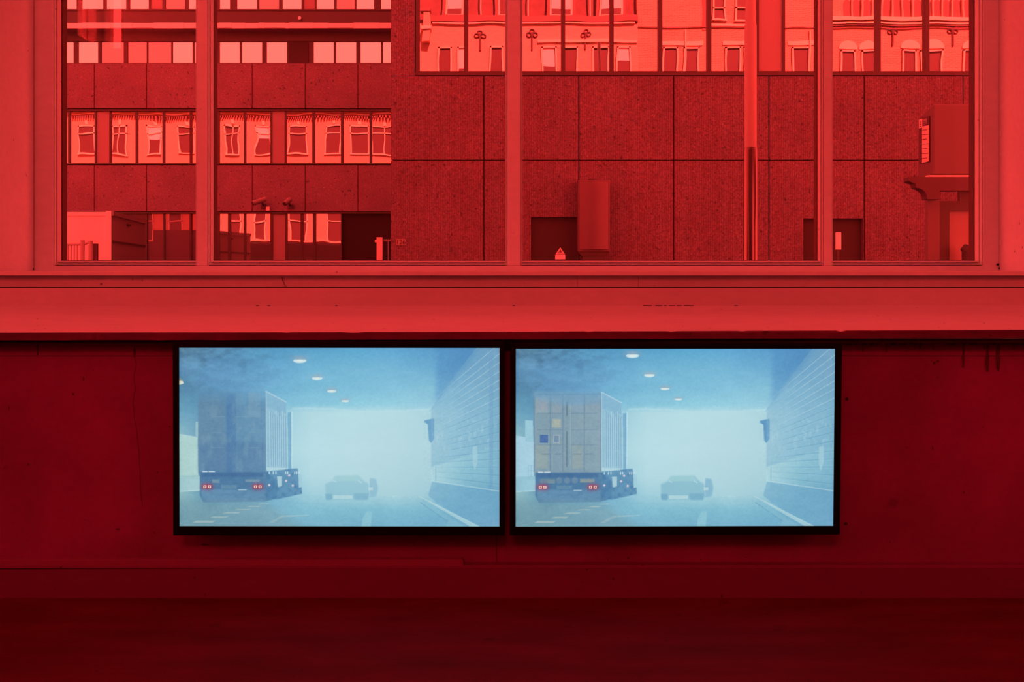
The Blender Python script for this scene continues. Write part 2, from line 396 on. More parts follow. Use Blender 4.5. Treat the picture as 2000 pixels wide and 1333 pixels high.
# scuffs, nicks and one long hairline crack
def blob(px, py, rw, rh, name='scuff_mark'):
    pts = []
    for i in range(9):
        t = 2*math.pi*i/9; k = random.uniform(.6, 1.15); pts.append((X(px+rw*k*math.cos(t), YW-.001), Z(py-rh*k*math.sin(t), YW-.001)))
    MB().prism_y(pts, YW-.0012, YW+.0005).build(name, M['drip'], wf)
for a in ((1825, 709, 3, 3), (1832, 706, 3, 2.2), (1819, 705, 2, 1), (1808, 714, 1.2, 1.2), (1831, 738, 1, 2), (1822, 876, 1.2, 4.5), (163, 741, 1.5, 4), (143, 770, 2.2, 3), (17, 797, 1.2, 5),
          (55, 908, 3, 2), (9, 914, 1.5, 1.2), (307, 923, 2, 1.5), (331, 834, 1.5, 2), (1920, 835, 1.5, 1), (1457, 1089, 2, 1), (1227, 1090, 2, 2), (1369, 1093, 2, 1.4), (400, 1064, 10, 2), (230, 1034, 5, 2)): blob(*a)
ck = [(263, 700), (266, 712), (261, 735), (264, 760), (259, 785), (262, 815), (268, 850), (271, 885), (273, 920), (274, 955), (278, 990)]
L_ = [(X(a-.45, YW-.001), Z(b, YW-.001)) for a, b in ck]; R_ = [(X(a+.45, YW-.001), Z(b, YW-.001)) for a, b in ck]
MB().prism_y(L_+R_[::-1], YW-.001, YW+.0005).build('hairline_crack', M['faint'], wf)
# ragged dark grime directly under the sill on the right
for (ga, gb) in ((1640, 2040), (-40, 330)):
    pts = []; x = ga
    top = []; bot = []
    while x < gb:
        top.append((X(x, YW-.0035), ZSB-0.001)); bot.append((X(x, YW-.0035), ZSB-0.001 - random.uniform(0.004, 0.010 if ga < 0 else .016))); x += random.uniform(2, 6)
    MB().prism_y(bot + top[::-1], YW-0.0045, YW-0.0036).build('grime_edge', M['drip'], wf)
# seam of the wall board below the screens
MB().box(X(969.4, YW), X(970.4, YW), YW-0.001, YW+0.001, 0.09, Z(1000, YW)).build('board_seam', M['dirt_shade'], wf)

pier = MB()
for a, b in ((-RX, BXL), (BXR, RX)): pier.box(a, b, YF, YM+.02, Z(531, YF), 3.45)
for a, b in ((-RX, -1.80), (1.84, RX)): pier.box(a, b, YM+.02, YX, Z(531, YF), 3.45)
pier.box(-1.81, 1.85, YF, YX, 2.5, 3.45); pier.box(-RX, RX, YF, YF+.09, 3.45, 5.7)
pier.box(-RX, RX, YF+0.08, YX, ZSB-.02, Z(531, YF))
tag(pier.build('wall_front', M['plaster']), 'white painted window reveals and head around the long window', 'wall', kind='structure')

# sloping sill board (top white paint, front edge raw and chipped)
x0, x1 = -RX, RX
n = 520; tb = MB()
import itertools
ez0 = Z(663.5, YS)
def jag(i, amp, k=[0.0]):
    k[0] = 0.75*k[0] + random.uniform(-amp, amp); return k[0]
xs = [x0 + (x1-x0)*i/n for i in range(n+1)]
chips = {}
for cx, cw, cd in ((692, 14, .0022), (1285, 3, .0015), (560, 5, .0014), (1645, 3, .005), (1310, 6, .0015), (1452, 4, .0018), (1150, 3, .0014), (255, 5, .0016), (1710, 4, .001)):
    chips[X(cx, YS)] = (cw*YS/F, cd)
def chip(x):
    d = 0
    for c, (cw, cd) in chips.items():
        if abs(x-c) < cw: d = max(d, cd*(1-abs(x-c)/cw*.5))
    return d
base = len(tb.v)
for x in xs:
    j = jag(0, .00022); c = chip(x); zt = sill_z(YS) - 0.0005 + 0.0022*(x/1.5)     # front edge runs very slightly uphill to the right
    dz = (0.0062 if x > 0 else 0.0026)*(x/1.5)
    tb.v += [(x, YF+.05, sill_z(YF+.05)), (x, YS+.012, sill_z(YS+.012)+dz*.5), (x, YS+abs(j)+c*.8, sill_z(YS)+dz - c + j), (x, YS+.012, sill_z(YS)-.022), (x, YF+.05, sill_z(YS)-.022)]
for i in range(n):
    a = base+5*i; b = a+5
    for q in range(5):
        r = (q+1) % 5
        tb.f.append((a+q, b+q, b+r, a+r))
tb.f.append(tuple(base+q for q in range(5))); tb.f.append(tuple(base+5*n+q for q in reversed(range(5))))
sill = tag(tb.build('trim_1', M['sill']), 'deep sloping white window sill with chipped front edge', 'window sill', kind='structure')
eb = MB(); base = 0
for x in xs:
    j = jag(0, .0004); dz = (0.0062 if x > 0 else 0.0026)*(x/1.5); c = chip(x)
    eb.v += [(x, YS+c, sill_z(YS)+dz-.0012-c), (x, YS-.0005+random.uniform(-.0003, .0003), sill_z(YS)+dz-.007-c), (x, YS+.001, ez0 + dz + j), (x, YS+.03, ez0+dz+j), (x, YS+.03, sill_z(YS)-.001-.006)]
for i in range(n):
    a = 5*i; b = a+5
    for q in range(5):
        r = (q+1) % 5; eb.f.append((a+q, b+q, b+r, a+r))
eb.f.append(tuple(range(5))); eb.f.append(tuple(5*n+q for q in reversed(range(5))))
eb.build('sill_edge', M['edge'], sill)['label'] = 'dark raw chipped front edge'
MB().box(-RX, RX, YS+.02, YW+.06, ZSB-.006, sill_z(YS)-.018).build('edge_batten', M['dirt_shade'], sill)

# fascia boards between sill and window
tag(MB().box(-RX, RX, YF, YF+.06, Z(612, YF), Z(563, YF)).build('trim_2', M['dull'], bevel=.0012), 'flat white fascia board behind the sill', 'trim', kind='structure')
mb = MB()
cuts = [-RX, X(555, YF+.012), X(1128, YF+.012), X(1247, YF+.012), RX]
for a, b in zip(cuts, cuts[1:]): mb.box(a+.0006, b-.0006, YF+.012, YF+.06, Z(561.2, YF+.012), Z(530, YF+.012))
rb = tag(mb.build('trim_3', M['duller']), 'recessed narrow board under the window nosing', 'trim', kind='structure')
MB().prism_y([(X(551.2, YF+.011), Z(541, YF+.011)), (X(552, YF+.011), Z(548, YF+.011)), (X(559.5, YF+.011), Z(561, YF+.011)), (X(558.8, YF+.011), Z(561, YF+.011)), (X(551.2, YF+.011), Z(548.5, YF+.011)), (X(550.4, YF+.011), Z(541, YF+.011))][::-1],
              YF+.0112, YF+.0125).build('crack', M['dirt_shade'], rb)
tag(MB().box(-RX, RX, YN, YM+.02, Z(538.5, YN), Z(531.0, YN)).build('trim_4', M['frame'], bevel=.0015), 'white nosing running under the window frame', 'trim', kind='structure')
MB().box(-RX, RX, YF+.005, YF+.05, Z(563.2, YF), Z(561, YF)).build('trim_5', M['dirt_shade']); tag(bpy.data.objects['trim_5'], 'thin dark gap between fascia boards', 'trim', kind='structure')

mb = MB()
for a, b in ((1256, 1273), (1280, 1293), (1297, 1302), (1306, 1318), (1322, 1331), (1336, 1355), (1434, 1441), (500, 506), (522, 528), (655, 659), (1001, 1006)): mb.box(X(a, YF), X(b, YF), YF-.001, YF+.01, sill_z(YF)+.0005, sill_z(YF)+.0026)
tag(mb.build('trim_6', M['dirt_shade']), 'short dark gaps where fascia meets the sill', 'trim', kind='structure')
tag(MB().box(BXL, BXL+.003, YF, 3.288, Z(531, YF), 3.4).build('trim_7', M['plaster']), 'thin lining board on the left window reveal', 'trim', kind='structure')

# ---- the long window: outer frame, three mullions, beads, four panes
win = empty('window_1', (0, YM, Z(531, YM)), 'long white four pane window glazed with red film', 'window', kind='structure')
ZB, ZT = Z(513, YM), 2.5
xl, xr = X(66, YM), X(1951, YM)
for a, b in ((-1.81, X(100, YM)), (X(1924, YM), 1.85)): MB().box(a, b, YM+.021, YG+.004, Z(531.5, YM), ZT).build('jamb_liner', M['rebate_shade'], win)
for a, b in ((-1.81, X(104, YM)-.01), (X(1920, YM)+.01, 1.85)): MB().box(a, b, YG+.0045, YG+.04, Z(531.5, YM), ZT).build('outer_jamb', M['rebate_shade'], win)
f = MB(); f.box(xl, X(104, YM), YM, YG, Z(531.5, YM), ZT); f.build('left_jamb', M['frame'], win, bevel=.002)
f = MB(); f.box(X(1920, YM), xr, YM, YG, Z(531.5, YM), ZT); f.build('right_jamb', M['frame'], win, bevel=.002)
f = MB(); f.box(X(104, YM)-.001, X(1920, YM)+.001, YM+.001, YG, Z(531.5, YM), Z(519, YM)); f.build('bottom_rail', M['frame'], win, bevel=.002)
f = MB(); f.box(X(104, YM), X(1920, YM), YM, YG, 2.36, ZT); f.build('head_rail', M['frame'], win)
mull = ((384, 405), (991, 1016), (1609, 1625))     # flat faces
for a, b in mull:
    MB().box(X(a, YM), X(b, YM), YM, YG, Z(519, YM), 2.36).build('mullion', M['frame'], win, bevel=.0015)
# each light: bead (a stepped moulding round the opening), outer rebate with its shade in the colour, pane
lights = ((104, 384), (405, 991), (1016, 1609), (1625, 1920))
for (a, b) in lights:
    xa, xb = X(a, YM), X(b, YM); zb = Z(519, YM); zt = 2.36
    mb = MB()
    steps = ((0.000, 0.0013, YM+.022), (0.0013, 0.0036, YM+.004), (0.0036, 0.0050, YM+.026), (0.0050, 0.008, YM+.017))
    for s0, s1, yy in steps:
        mb.box(xa+s0, xa+s1, yy, YG-.0005, zb, zt); mb.box(xb-s1, xb-s0, yy, YG-.0005, zb, zt)
        mb.box(xa+s1, xb-s1, yy, YG-.0005, zb+s0*2.1, zb+s1*2.1); mb.box(xa+s1, xb-s1, yy, YG-.0005, zt-s1, zt-s0)
    mb.build('glazing_bead', M['frame'], win)
    g0 = .008
    mb = MB()
    mb.box(xa-.012, xa+g0, YG+.0075, YG+.045, zb-.01, zt); mb.box(xb-g0, xb+.012, YG+.0075, YG+.045, zb-.01, zt)
    mb.box(xa, xb, YG+.0075, YG+.045, zb-.02, zb+.019)
    mb.build('outer_rebate', M['rebate_shade'], win)
    MB().box(xa-.001, xb+.001, YG, YG+.006, zb, zt).build('pane', M['film'], win)
# old caulk holes at the bottom corners of the bay
for cx, cy, r in ((62, 526, .007), (1949, 517, .004), (1952, 524, .0035)):
    MB().tube((X(cx, YM-.005), YM-.006, Z(cy, YM-.005)), (X(cx, YM-.005), YM+.004, Z(cy, YM-.005)), r, r*.7, n=7).build('corner_hole', M['dirt_shade'], win)
mb = MB()
for i in range(26):
    z = ZB + random.uniform(0.0, 0.9); h = random.uniform(.006, .04)
    mb.box(xl-.0016, xl+.0004, YM-.0012, YM+.002, z, z+h)
mb.box(xl-.0009, xl+.0001, YM-.001, YM+.002, ZB-.02, 2.2)
mb.box(xr-.0002, xr+.0007, YM-.001, YM+.002, ZB-.02, 2.2)
mb.build('shrinkage_crack', M['edge'], win)

# baseboard and cable trunking
bb = MB()
YB = 2.972
bb.prism_x([(YB, 0.0), (YW, 0.0), (YW, Z(1106, YB)+.004), (YB+.006, Z(1106, YB)+.001), (YB, Z(1110, YB))], -RX, RX)
tag(bb.build('baseboard_front', M['skirt']), 'dark red baseboard along the window wall', 'baseboard', kind='structure')
YT = 2.976
tr = empty('cable_trunking', (X(440, YT), YT, Z(1111, YT)), 'long slim dark red cable trunking lying on top of the baseboard at left', 'cable trunking')
mb = MB().prism_x([(YT, Z(1110, YT)), (YW, Z(1110, YT)), (YW, Z(1094, YT)+.002), (YT+.002, Z(1094.5, YT))], -RX, X(903, YT)); mb.build('cover', M['trunk'], tr, bevel=.0012)
MB().box(X(903, YT), X(903, YT)+.003, YT+.001, YW, Z(1111, YT), Z(1095, YT)).build('end_cap', M['trunk'], tr)
MB().prism_y([(X(-60, YT-.001), Z(1112.6, YT-.001)), (X(420, YT-.001), Z(1110.6, YT-.001)), (X(420, YT-.001), Z(1110.2, YT-.001)), (X(-60, YT-.001), Z(1110.2, YT-.001))], YT-.0045, YT).build('slit_shade', M['dirt_shade'], tr)  # dark strip painted for the shaded slit under the trunking

# ------------------------------------------------------------------ SCREENS
def s2l(c):
    c = np.asarray(c, dtype=np.float64) / 255.0
    return np.where(c <= .04045, c/12.92, ((c+.055)/1.055)**2.4)

W_, H_, SS = 628, 352, 2
gy, gx = np.mgrid[0:H_*SS, 0:W_*SS]; gx = (gx+.5)/SS; gy = (gy+.5)/SS
rng = np.random.default_rng(5)

def vnoise(cw, ch, seed):
    r = np.random.default_rng(seed); nx = int(W_/cw)+3; ny = int(H_/ch)+3; g = r.random((ny, nx))
    fx = gx/cw; fy = gy/ch; ix = fx.astype(int); iy = fy.astype(int); tx = fx-ix; ty = fy-iy
    tx = tx*tx*(3-2*tx); ty = ty*ty*(3-2*ty)
    return (g[iy, ix]*(1-tx)+g[iy, ix+1]*tx)*(1-ty)+(g[iy+1, ix]*(1-tx)+g[iy+1, ix+1]*tx)*ty

def fbm(cw, ch, seed, o=4):
    s = 0; a = 1; t = 0
    for k in range(o):
        s = s + a*vnoise(max(cw/2**k, 1.2), max(ch/2**k, 1.2), seed+k); t += a; a *= .55
    return s/t - .5

def poly(pts):
    m = np.zeros(gx.shape, bool); n = len(pts)
    for i in range(n):
        x0, y0 = pts[i]; x1, y1 = pts[(i+1) % n]
        if y0 == y1: continue
        c = ((gy >= min(y0, y1)) & (gy < max(y0, y1)))
        xi = x0 + (gy-y0)*(x1-x0)/(y1-y0)
        m ^= c & (gx < xi)
    return m.astype(np.float64)

def seg(x0, y0, x1, y1, w):
    dx, dy = x1-x0, y1-y0; L2 = dx*dx+dy*dy+1e-9
    t = np.clip(((gx-x0)*dx+(gy-y0)*dy)/L2, 0, 1)
    d = np.hypot(gx-(x0+t*dx), gy-(y0+t*dy))
    return np.clip(w/2+.5-d, 0, 1)

def blur(m, r):
    k = np.exp(-.5*(np.arange(-int(3*r), int(3*r)+1)/r)**2); k /= k.sum()
    p = np.pad(m, ((0, 0), (len(k)//2,)*2), mode='edge'); m = sum(k[i]*p[:, i:i+m.shape[1]] for i in range(len(k)))
    p = np.pad(m, ((len(k)//2,)*2, (0, 0)), mode='edge'); return sum(k[i]*p[i:i+m.shape[0], :] for i in range(len(k)))

def paint(right):
    d = -2 if right else 0
    gxs = [0, 60, 120, 190, 260, 340, 420, 500, 560, 628]
    gys = [0, 40, 80, 112, 128, 200, 255, 290, 320, 352]
    C = [
     [(100,138,160),(92,142,175),(90,150,188),(88,155,195),(90,160,200),(92,165,205),(95,165,208),(92,155,200),(85,145,190),(115,155,188)],
     [(95,145,175),(100,155,195),(102,160,200),(108,170,208),(115,180,212),(118,182,212),(120,182,214),(110,172,208),(100,155,195),(118,160,190)],
     [(90,140,172),(98,150,188),(105,160,198),(115,178,210),(125,188,215),(128,190,217),(132,192,218),(135,192,215),(125,178,205),(118,165,192)],
     [(105,160,185),(95,145,182),(110,165,200),(130,190,215),(138,198,220),(145,204,223),(150,206,224),(150,200,220),(138,188,212),(122,175,200)],
     [(110,165,190),(98,148,182),(115,168,202),(150,200,218),(178,217,226),(182,220,228),(182,218,226),(172,212,222),(148,195,215),(125,178,202)],
     [(165,205,208),(100,145,178),(120,170,200),(170,212,222),(184,221,230),(186,220,228),(182,216,225),(176,213,222),(150,198,214),(130,182,205)],
     [(158,200,205),(90,135,170),(95,145,182),(150,200,215),(178,216,226),(180,216,224),(176,212,221),(168,208,218),(138,190,208),(125,178,202)],
     [(150,190,195),(95,150,178),(105,160,190),(125,180,205),(160,206,219),(165,208,218),(168,208,218),(158,202,214),(120,175,200),(112,165,195)],
     [(115,165,180),(110,160,180),(118,170,192),(125,180,203),(130,188,208),(128,186,206),(130,188,208),(122,180,203),(115,170,196),(115,165,195)],
     [(108,158,172),(108,158,175),(112,165,190),(118,172,198),(122,178,202),(118,175,200),(118,175,202),(115,172,200),(118,172,200),(122,170,198)]]
    C = np.array(C, float)
    ix = np.clip(np.searchsorted(gxs, gx[0], side='right')-1, 0, len(gxs)-2); iy = np.clip(np.searchsorted(gys, gy[:, 0], side='right')-1, 0, len(gys)-2)
    gxa, gya = np.array(gxs, float), np.array(gys, float)
    tx = ((gx[0]-gxa[ix])/(gxa[ix+1]-gxa[ix])); ty = ((gy[:, 0]-gya[iy])/(gya[iy+1]-gya[iy]))
    tx = tx[None, :, None]; ty = ty[:, None, None]
    I = (C[iy][:, ix]*(1-tx)+C[iy][:, ix+1]*tx)*(1-ty)+(C[iy+1][:, ix]*(1-tx)+C[iy+1][:, ix+1]*tx)*ty
    def over(m, c, a=1.0):
        nonlocal I
        I = I*(1-(m*a)[..., None]) + np.array(c, float)*(m*a)[..., None]
    # rough ceiling, dark ragged top left
    n1 = fbm(60, 14, 3); n2 = fbm(16, 9, 20)
    diag = np.clip(1-(gy+ .05*gx)/120, 0, 1)*np.clip(1-gx/260, 0, 1)
    over(np.clip((n2+.12)*3, 0, 1)*diag, (72, 108, 138), .75)
    edge = np.exp(-((gy-(12+gx*.17+fbm(20, 20, 9)*22))/7)**2)*np.clip(1-gx/185, 0, 1); over(edge, (68, 105, 140), .45)
    edge = np.exp(-((gy-(45+gx*.27+fbm(22, 20, 19)*20))/7)**2)*np.clip(1-gx/150, 0, 1); over(edge, (74, 112, 150), .5)
    band = np.exp(-((gy-(30+gx*.2+n2*18))/13)**2)*np.clip(1-gx/300, 0, 1); over(band, (112, 165, 205), .45)
    # left opening
    if not right:
        over(poly([(0,171),(37,177),(38,252),(0,253)]), (172, 208, 206)); over(poly([(0,253),(41,252),(44,281),(0,283)]), (160, 200, 205))
        over(seg(0, 170.5, 37, 176.5, 1.6), (195,225,225), .7); over(seg(0, 252.5, 40, 252, 1), (140,185,190), .8); over(poly([(33,146),(38,146),(38,177),(33,176)]), (150,190,200))
        over(seg(0, 283, 42, 280, 1.4), (195,225,225), .8); over(poly([(-3,64),(8,66),(10,71),(0,74),(-3,74)]), (215,220,205)); over(poly([(0,59),(6,62),(8,66),(0,66)]), (165,150,130), .7)
    else:
        over(poly([(0,171),(20,175),(20,183),(36,184),(36,252),(0,253)]), (165, 205, 222)); over(poly([(19,141),(34,142),(35,184),(23,184),(19,178)]), (152, 198, 215))
        over(poly([(0,253),(38,251),(42,279),(0,282)]), (150, 195, 212)); over(seg(0, 282, 40, 280, 1.4), (200,228,235), .8)
        for q in ((25,230,25,251),(25,230,36,230),(25,241,36,241),(31,230,31,251)): over(seg(*q, .8), (110,160,185), .7)
    # lorry rear doors
    top = np.clip((gy-(78+ gx*.02))/ (34 if not right else 16), 0, 1)
    rear = poly([(38+d,84),(171+d,86),(171+d,246),(38+d,246)])*top
    if not right:
        over(blur(rear, 1.2), (98,140,172), .78); over(poly([(38,95),(92,95),(92,240),(38,240)])*top, (105,138,162), .45)
        over(blur(poly([(93,90),(112,90),(112,245),(93,245)]), 2)*top, (76,120,168), .6)
        over(blur(poly([(39,185),(171,185),(171,246),(39,246)]), 6), (86,124,166), .45)
        over(blur(poly([(136,88),(160,88),(160,135),(136,135)]), 2), (128,165,190), .5)
        for q in ((109,136,158,136),(138,167,158,167),(64,167,84,167),(138,197,158,197),(66,136,90,136),(64,197,88,197)): over(seg(*q, 1), (135,170,190), .6)
        over(np.clip(fbm(9, 12, 55)*3, 0, 1)*rear, (78,120,162), .25); over(np.clip(fbm(12, 26, 77)*3, 0, 1)*rear, (125,160,182), .4)
    else:
        over(blur(rear, .8), (136,160,172), .85)
        for (a, b, c, e, col, al) in ((40,96,64,128,(150,170,178),.7),(72,98,90,128,(148,165,178),.7),(72,139,89,156,(172,180,168),.85),(44,100,64,120,(155,160,178),.5),(40,190,64,236,(158,172,165),.5),
                                      (112,190,132,236,(158,172,168),.5),(112,98,132,125,(140,165,185),.5),(138,98,165,125,(150,168,182),.5),(112,135,132,160,(142,165,178),.5),(137,160,165,190,(140,168,182),.5)):
            over(blur(poly([(a,b),(c,b),(c,e),(a,e)]), 1.2), col, al)
        over(poly([(48,170),(64,170),(64,186),(48,186)]), (78,112,165)); over(poly([(74,170),(87,170),(87,187),(74,187)]), (158,175,182)); over(poly([(76,172),(85,172),(85,185),(76,185)]), (118,145,172))
        for x in (36.5, 68.5, 93, 135.5, 168): over(seg(x, 92, x, 242, 1.4), (98,128,155), .7)
        over(seg(101, 106, 101, 233, 1.6), (75,95,120), .75); over(seg(108, 100, 108, 238, 1.2), (165,185,190), .6); over(seg(101, 134, 101, 162, 2.4), (150,172,180), .7)
        for y in (128, 160, 190): over(seg(43, y, 92, y, 1.1), (100,128,152), .7); over(seg(110, y, 160, y, 1.1), (104,134,160), .7)
        for q in ((52,208,66,208),(78,208,90,208),(114,208,130,208),(138,208,152,208)): over(seg(*q, 1.3), (82,108,135), .7)
        over(seg(40, 91, 168, 90, 1.2), (85,120,150), .6)
        over(np.clip(fbm(9, 12, 55)*3, 0, 1)*rear, (118,148,168), .35)
        over(blur(poly([(36,84),(168,84),(168,108),(100,112),(36,100)]), 7), (112,162,198), .55)
    # chassis and bumper
    over(blur(poly([(41+d,244),(172+d,244),(192+d,262),(192+d,296),(170+d,302),(48+d,304),(41+d,290)]), 1.1), (80,122,160), .85)
    over(blur(poly([(42+d,278),(170+d,280),(170+d,302),(48+d,304)]), 3), (102,146,178), .8)
    over(blur(poly([(44+d,246),(165+d,246),(165+d,254),(44+d,254)]), 2), (66,104,150), .6)
    over(np.clip(fbm(10, 6, 60)*3, 0, 1)*poly([(41+d,246),(172+d,246),(192+d,262),(192+d,296),(48+d,304),(41+d,290)]), (66,104,148), .3)
    for x, y, x2, y2, c in ((65,259,80,266,(118,150,170)),(83,270,113,277,(102,142,170)),(130,259,158,264,(122,155,175))): over(blur(poly([(x+d,y),(x2+d,y),(x2+d,y2),(x+d,y2)]), .7), c, .9)
    if right:
        for cx in (86, 102, 117): over(np.clip(6.5-np.hypot(gx-cx, gy-260), 0, 1), (112,142,165), .8)
        over(poly([(49,257),(78,257),(78,265),(49,265)]), (120,142,152), .7); over(poly([(127,257),(155,257),(155,264),(127,264)]), (140,155,152), .8)
    over(seg(117+d, 279.5, 132+d, 279.5, 1.5), (190,215,225), .9)
    for q in ((47,243.6,56,243.6),(59,243.6,70,243.6)): over(seg(q[0]+d, q[1], q[2]+d, q[3], 1.6), (225,238,240), .95)
    # lorry side
    side = poly([(171+d,86),(210+d,107),(212+d,238),(172+d,240)])
    over(side, (146,190,212), .95)
    over(blur(poly([(171+d,86),(210+d,107),(210+d,130),(172+d,118)]), 2)*side, (125,175,205), .5)
    for k, x in enumerate(np.linspace(178, 207, 8)): over(seg(x+d, 125+ (k % 3)*5, x+1+d, 234, 1.2)*side, (186,218,228), .75); over(seg(x+2+d, 124+(k % 4)*4, x+2.8+d, 232, 1)*side, (108,158,190), .75)
    over(seg(171+d, 86, 210+d, 107, 1.8), (190,215,225), .85); over(seg(171+d, 86, 172+d, 240, 1.4), (180,210,222), .8)
    over(poly([(172+d,235),(209+d,236),(208+d,242),(173+d,242)]), (178,212,222), .9)
    over(blur(poly([(213+d,128),(220+d,127),(221+d,243),(214+d,243)]), .8), (112,165,200), .75); over(seg(221.5+d, 127, 221+d, 236, 1.5), (205,232,238), .8)
    under = poly([(172+d,243),(232+d,237),(240+d,258),(241+d,287),(192+d,298),(172+d,296)]); over(blur(under, 1.3), (86,136,174), .8)
    over(np.clip(fbm(6, 8, 90)*3, 0, 1)*under, (62,106,152), .5)
    for x in (177, 185, 190, 209, 213, 227, 231, 235): over(seg(x+d, 244, x+d, 248, 2), (205,230,236), .9)
    over(poly([(192+d,253),(202+d,253),(202+d,272),(194+d,274)]), (166,202,214)); over(poly([(234+d,248),(240+d,249),(241+d,274),(235+d,275)]), (160,204,218))
    for x, y in ((210,262),(216,251),(223,271),(177,270)):
        over(np.clip(3.2-np.abs(gx-x-d)-np.abs(gy-y), 0, 1), (225,205,225), .95)
    # tail lights
    for x in (51, 60, 150, 159):
        over(np.exp(-(((gx-x-d)/7.5)**2+((gy-273)/6.5)**2)), (175,60,90), .62)
    for x in (51, 60, 150, 159):
        over(poly([(x-4+d,269.5),(x+4+d,269.5),(x+4+d,277),(x-4+d,277)]), (165,45,70), .8)
        over(poly([(x-3.2+d,270.5),(x+3.2+d,270.5),(x+3.2+d,276),(x-3.2+d,276)]), (240,215,205), .95); over(poly([(x-1.2+d,272),(x+1.2+d,272),(x+1.2+d,274.5),(x-1.2+d,274.5)]), (120,50,80), .9)
    # road paint
    rx, ry = (8, 0) if right else (0, 0)
    for a, b, y, t in ((26,71,342.5,4.5),(60,97,333,3),(85,121,324.5,2.6),(110,142,318,2.2),(133,161,312,1.8),(152,179,307,1.4)):
        if right: a, b = a+10, b+8
        over(poly([(a,y+t/2),(a+7,y-t/2),(b,y-t/2),(b-5,y+t/2)]), (186,208,204), .92)
    k = -9 if right else 0
    over(poly([(175+k,344),(201+k,330),(255+k,328.5),(255+k,330),(205+k,333),(185+k,344)]), (165,198,205), .75)
    over(blur(poly([(358,352),(360,335),(368,321),(378,321),(377,335),(375,352)]), 1.5), (145,198,212), .75)
    # ceiling lamps
    ls = ((237,26,13,4.5),(271,60.5,10.5,3.8),(299.5,85.5,9,3.2),(326,105,7.5,2.6)) if not right else ((229.5,14.5,13,4.5),(263,53,10.5,3.8),(293.5,79.5,9,3),(320,100.5,7.5,2.6))
    for x, y, rx_, ry_ in ls:
        e = ((gx-x)/rx_)**2+((gy-y)/ry_)**2
        over(np.exp(-(((gx-x)/(rx_*1.1))**2+((gy-y+ry_*.9)/(ry_*1.3))**2)), (168,172,182), .6)
        over(np.clip(1.15-e, 0, .4)/.4*(gy > y-ry_*.55), (205,228,232), .95); over(np.clip(.45-e, 0, .3)/.3, (225,235,228), .6)
    # bright exit edge
    yy = 122 + 3*np.sin(gx/50)+fbm(20, 20, 31)*5
    over(np.exp(-((gy-yy)/2.2)**2)*((gx > 222) & (gx < 495)), (190,224,232), .5)
    # car and a second vehicle, soft in the haze
    a = 1.0 if right else .72
    over(blur(poly([(286,268),(300,262),(306,252),(352,251),(362,262),(373,268),(374,290),(368,299),(288,298)]), 3), (132,184,203), .75*a)
    over(blur(poly([(306,252),(350,251),(358,262),(302,262)]), 1.5), (165,210,214), .6)
    over(blur(poly([(286,287),(300,287),(300,299),(288,299)]), 1.5), (112,165,194), .75*a); over(blur(poly([(342,286),(372,286),(370,299),(344,299)]), 1.8), (114,168,196), .65*a)
    over(poly([(302,290),(340,290),(340,297),(302,297)]), (180,214,220), .8); over(blur(poly([(374,256),(386,258),(390,275),(387,292),(372,294)]), 2.2), (122,174,202), .7*a)
    over(poly([(371,274),(380,274),(380,280),(371,280)]), (180,215,222), .85); over(seg(371, 255, 374, 290, 1.4), (190,220,228), .6)
    for x, y in ((302,261),(352,262)): over(blur(seg(x, y, x+6, y+3, 2), .6), (190,222,228), .7)
    # dark bracket on the wall
    bx = 1 if right else 0; al = .95
    over(blur(poly([(480,143),(498,139),(500,142),(500,178),(494,187),(489,182),(487,150),(480,147)]), .8), (96,152,194), al if right else .8)
    over(seg(479, 143, 486, 152, 1.2), (190,222,230), .6); over(seg(487, 152, 490, 184, 1), (190,222,230), .5); over(seg(501.5, 140, 501, 182, 1), (185,218,228), .6)
    # brick side wall: courses run to a vanishing point
    VPx, VPy = 346, 234.6
    wallm = poly([(560,8 if not right else 0),(596,0),(628,0),(628,281),(494,262),(494,130)])
    over(blur(poly([(583,0),(628,0),(628,190),(494,235),(494,120),(520,80)]), 2), (128,176,204), .45)
    over(seg(491, 125, 584, 0, 1.6), (132,178,205), .4)
    over(blur(poly([(505,0),(584,0),(540,60),(502,108)]), 9), (82,140,192), .5)
    fade = np.clip((gx-505)/60, .25, 1)
    for i, yv in enumerate((8, 27, 42.5, 59, 75, 90, 107, 122, 137, 155, 170, 186.5, 204.5, 219.5, 234.6, 249.5, 266)):
        sl = (yv-VPy)/(608.6-VPx); xs0 = 500+max(0, (yv-120))*.5 if yv < 200 else 503
        y_a = VPy+sl*(xs0-VPx); y_b = VPy+sl*(628-VPx)
        l1 = seg(xs0, y_a, 628, y_b, 1.1)*fade
        lite = yv < 120
        over(l1, (178,210,224) if lite else (98,156,188), .75)
        over(seg(xs0, y_a+1.6, 628, y_b+1.7, .9)*fade, (105,158,192) if lite else (165,206,220), .35)
    over(np.clip(fbm(5, 9, 40)*4-.2, 0, 1)*wallm*np.clip((gy-110)/60, 0, 1)*np.clip(1-(gy-190)/20, 0, 1), (172,208,222), .55)
    px_ = 611 if not right else 700
    over(poly([(px_-2,0),(px_+5,0),(px_+4,281),(px_-2,281)]), (112,160,196), .5); over(seg(px_-3, 0, px_-3, 280, 1), (96,148,190), .4)
    qx = 575 if not right else 597
    over(blur(poly([(qx,195),(qx+9,193),(qx+10,225),(qx+4,242),(qx,225)]), .6), (160,202,216), .85)
    over(seg(503, 234, 503, 262, 1), (105,160,190), .7); over(seg(494, 240, 497, 262, 1.2), (190,222,228), .6)
    # concrete barrier, kerb and shadow line
    over(blur(poly([(496,263),(628,281),(628,352),(590,352),(505,305),(488,290)]), 1.5), (112,168,200), .6)
    over(seg(494, 261.5, 628, 281.5, 1.5), (180,214,224), .85)
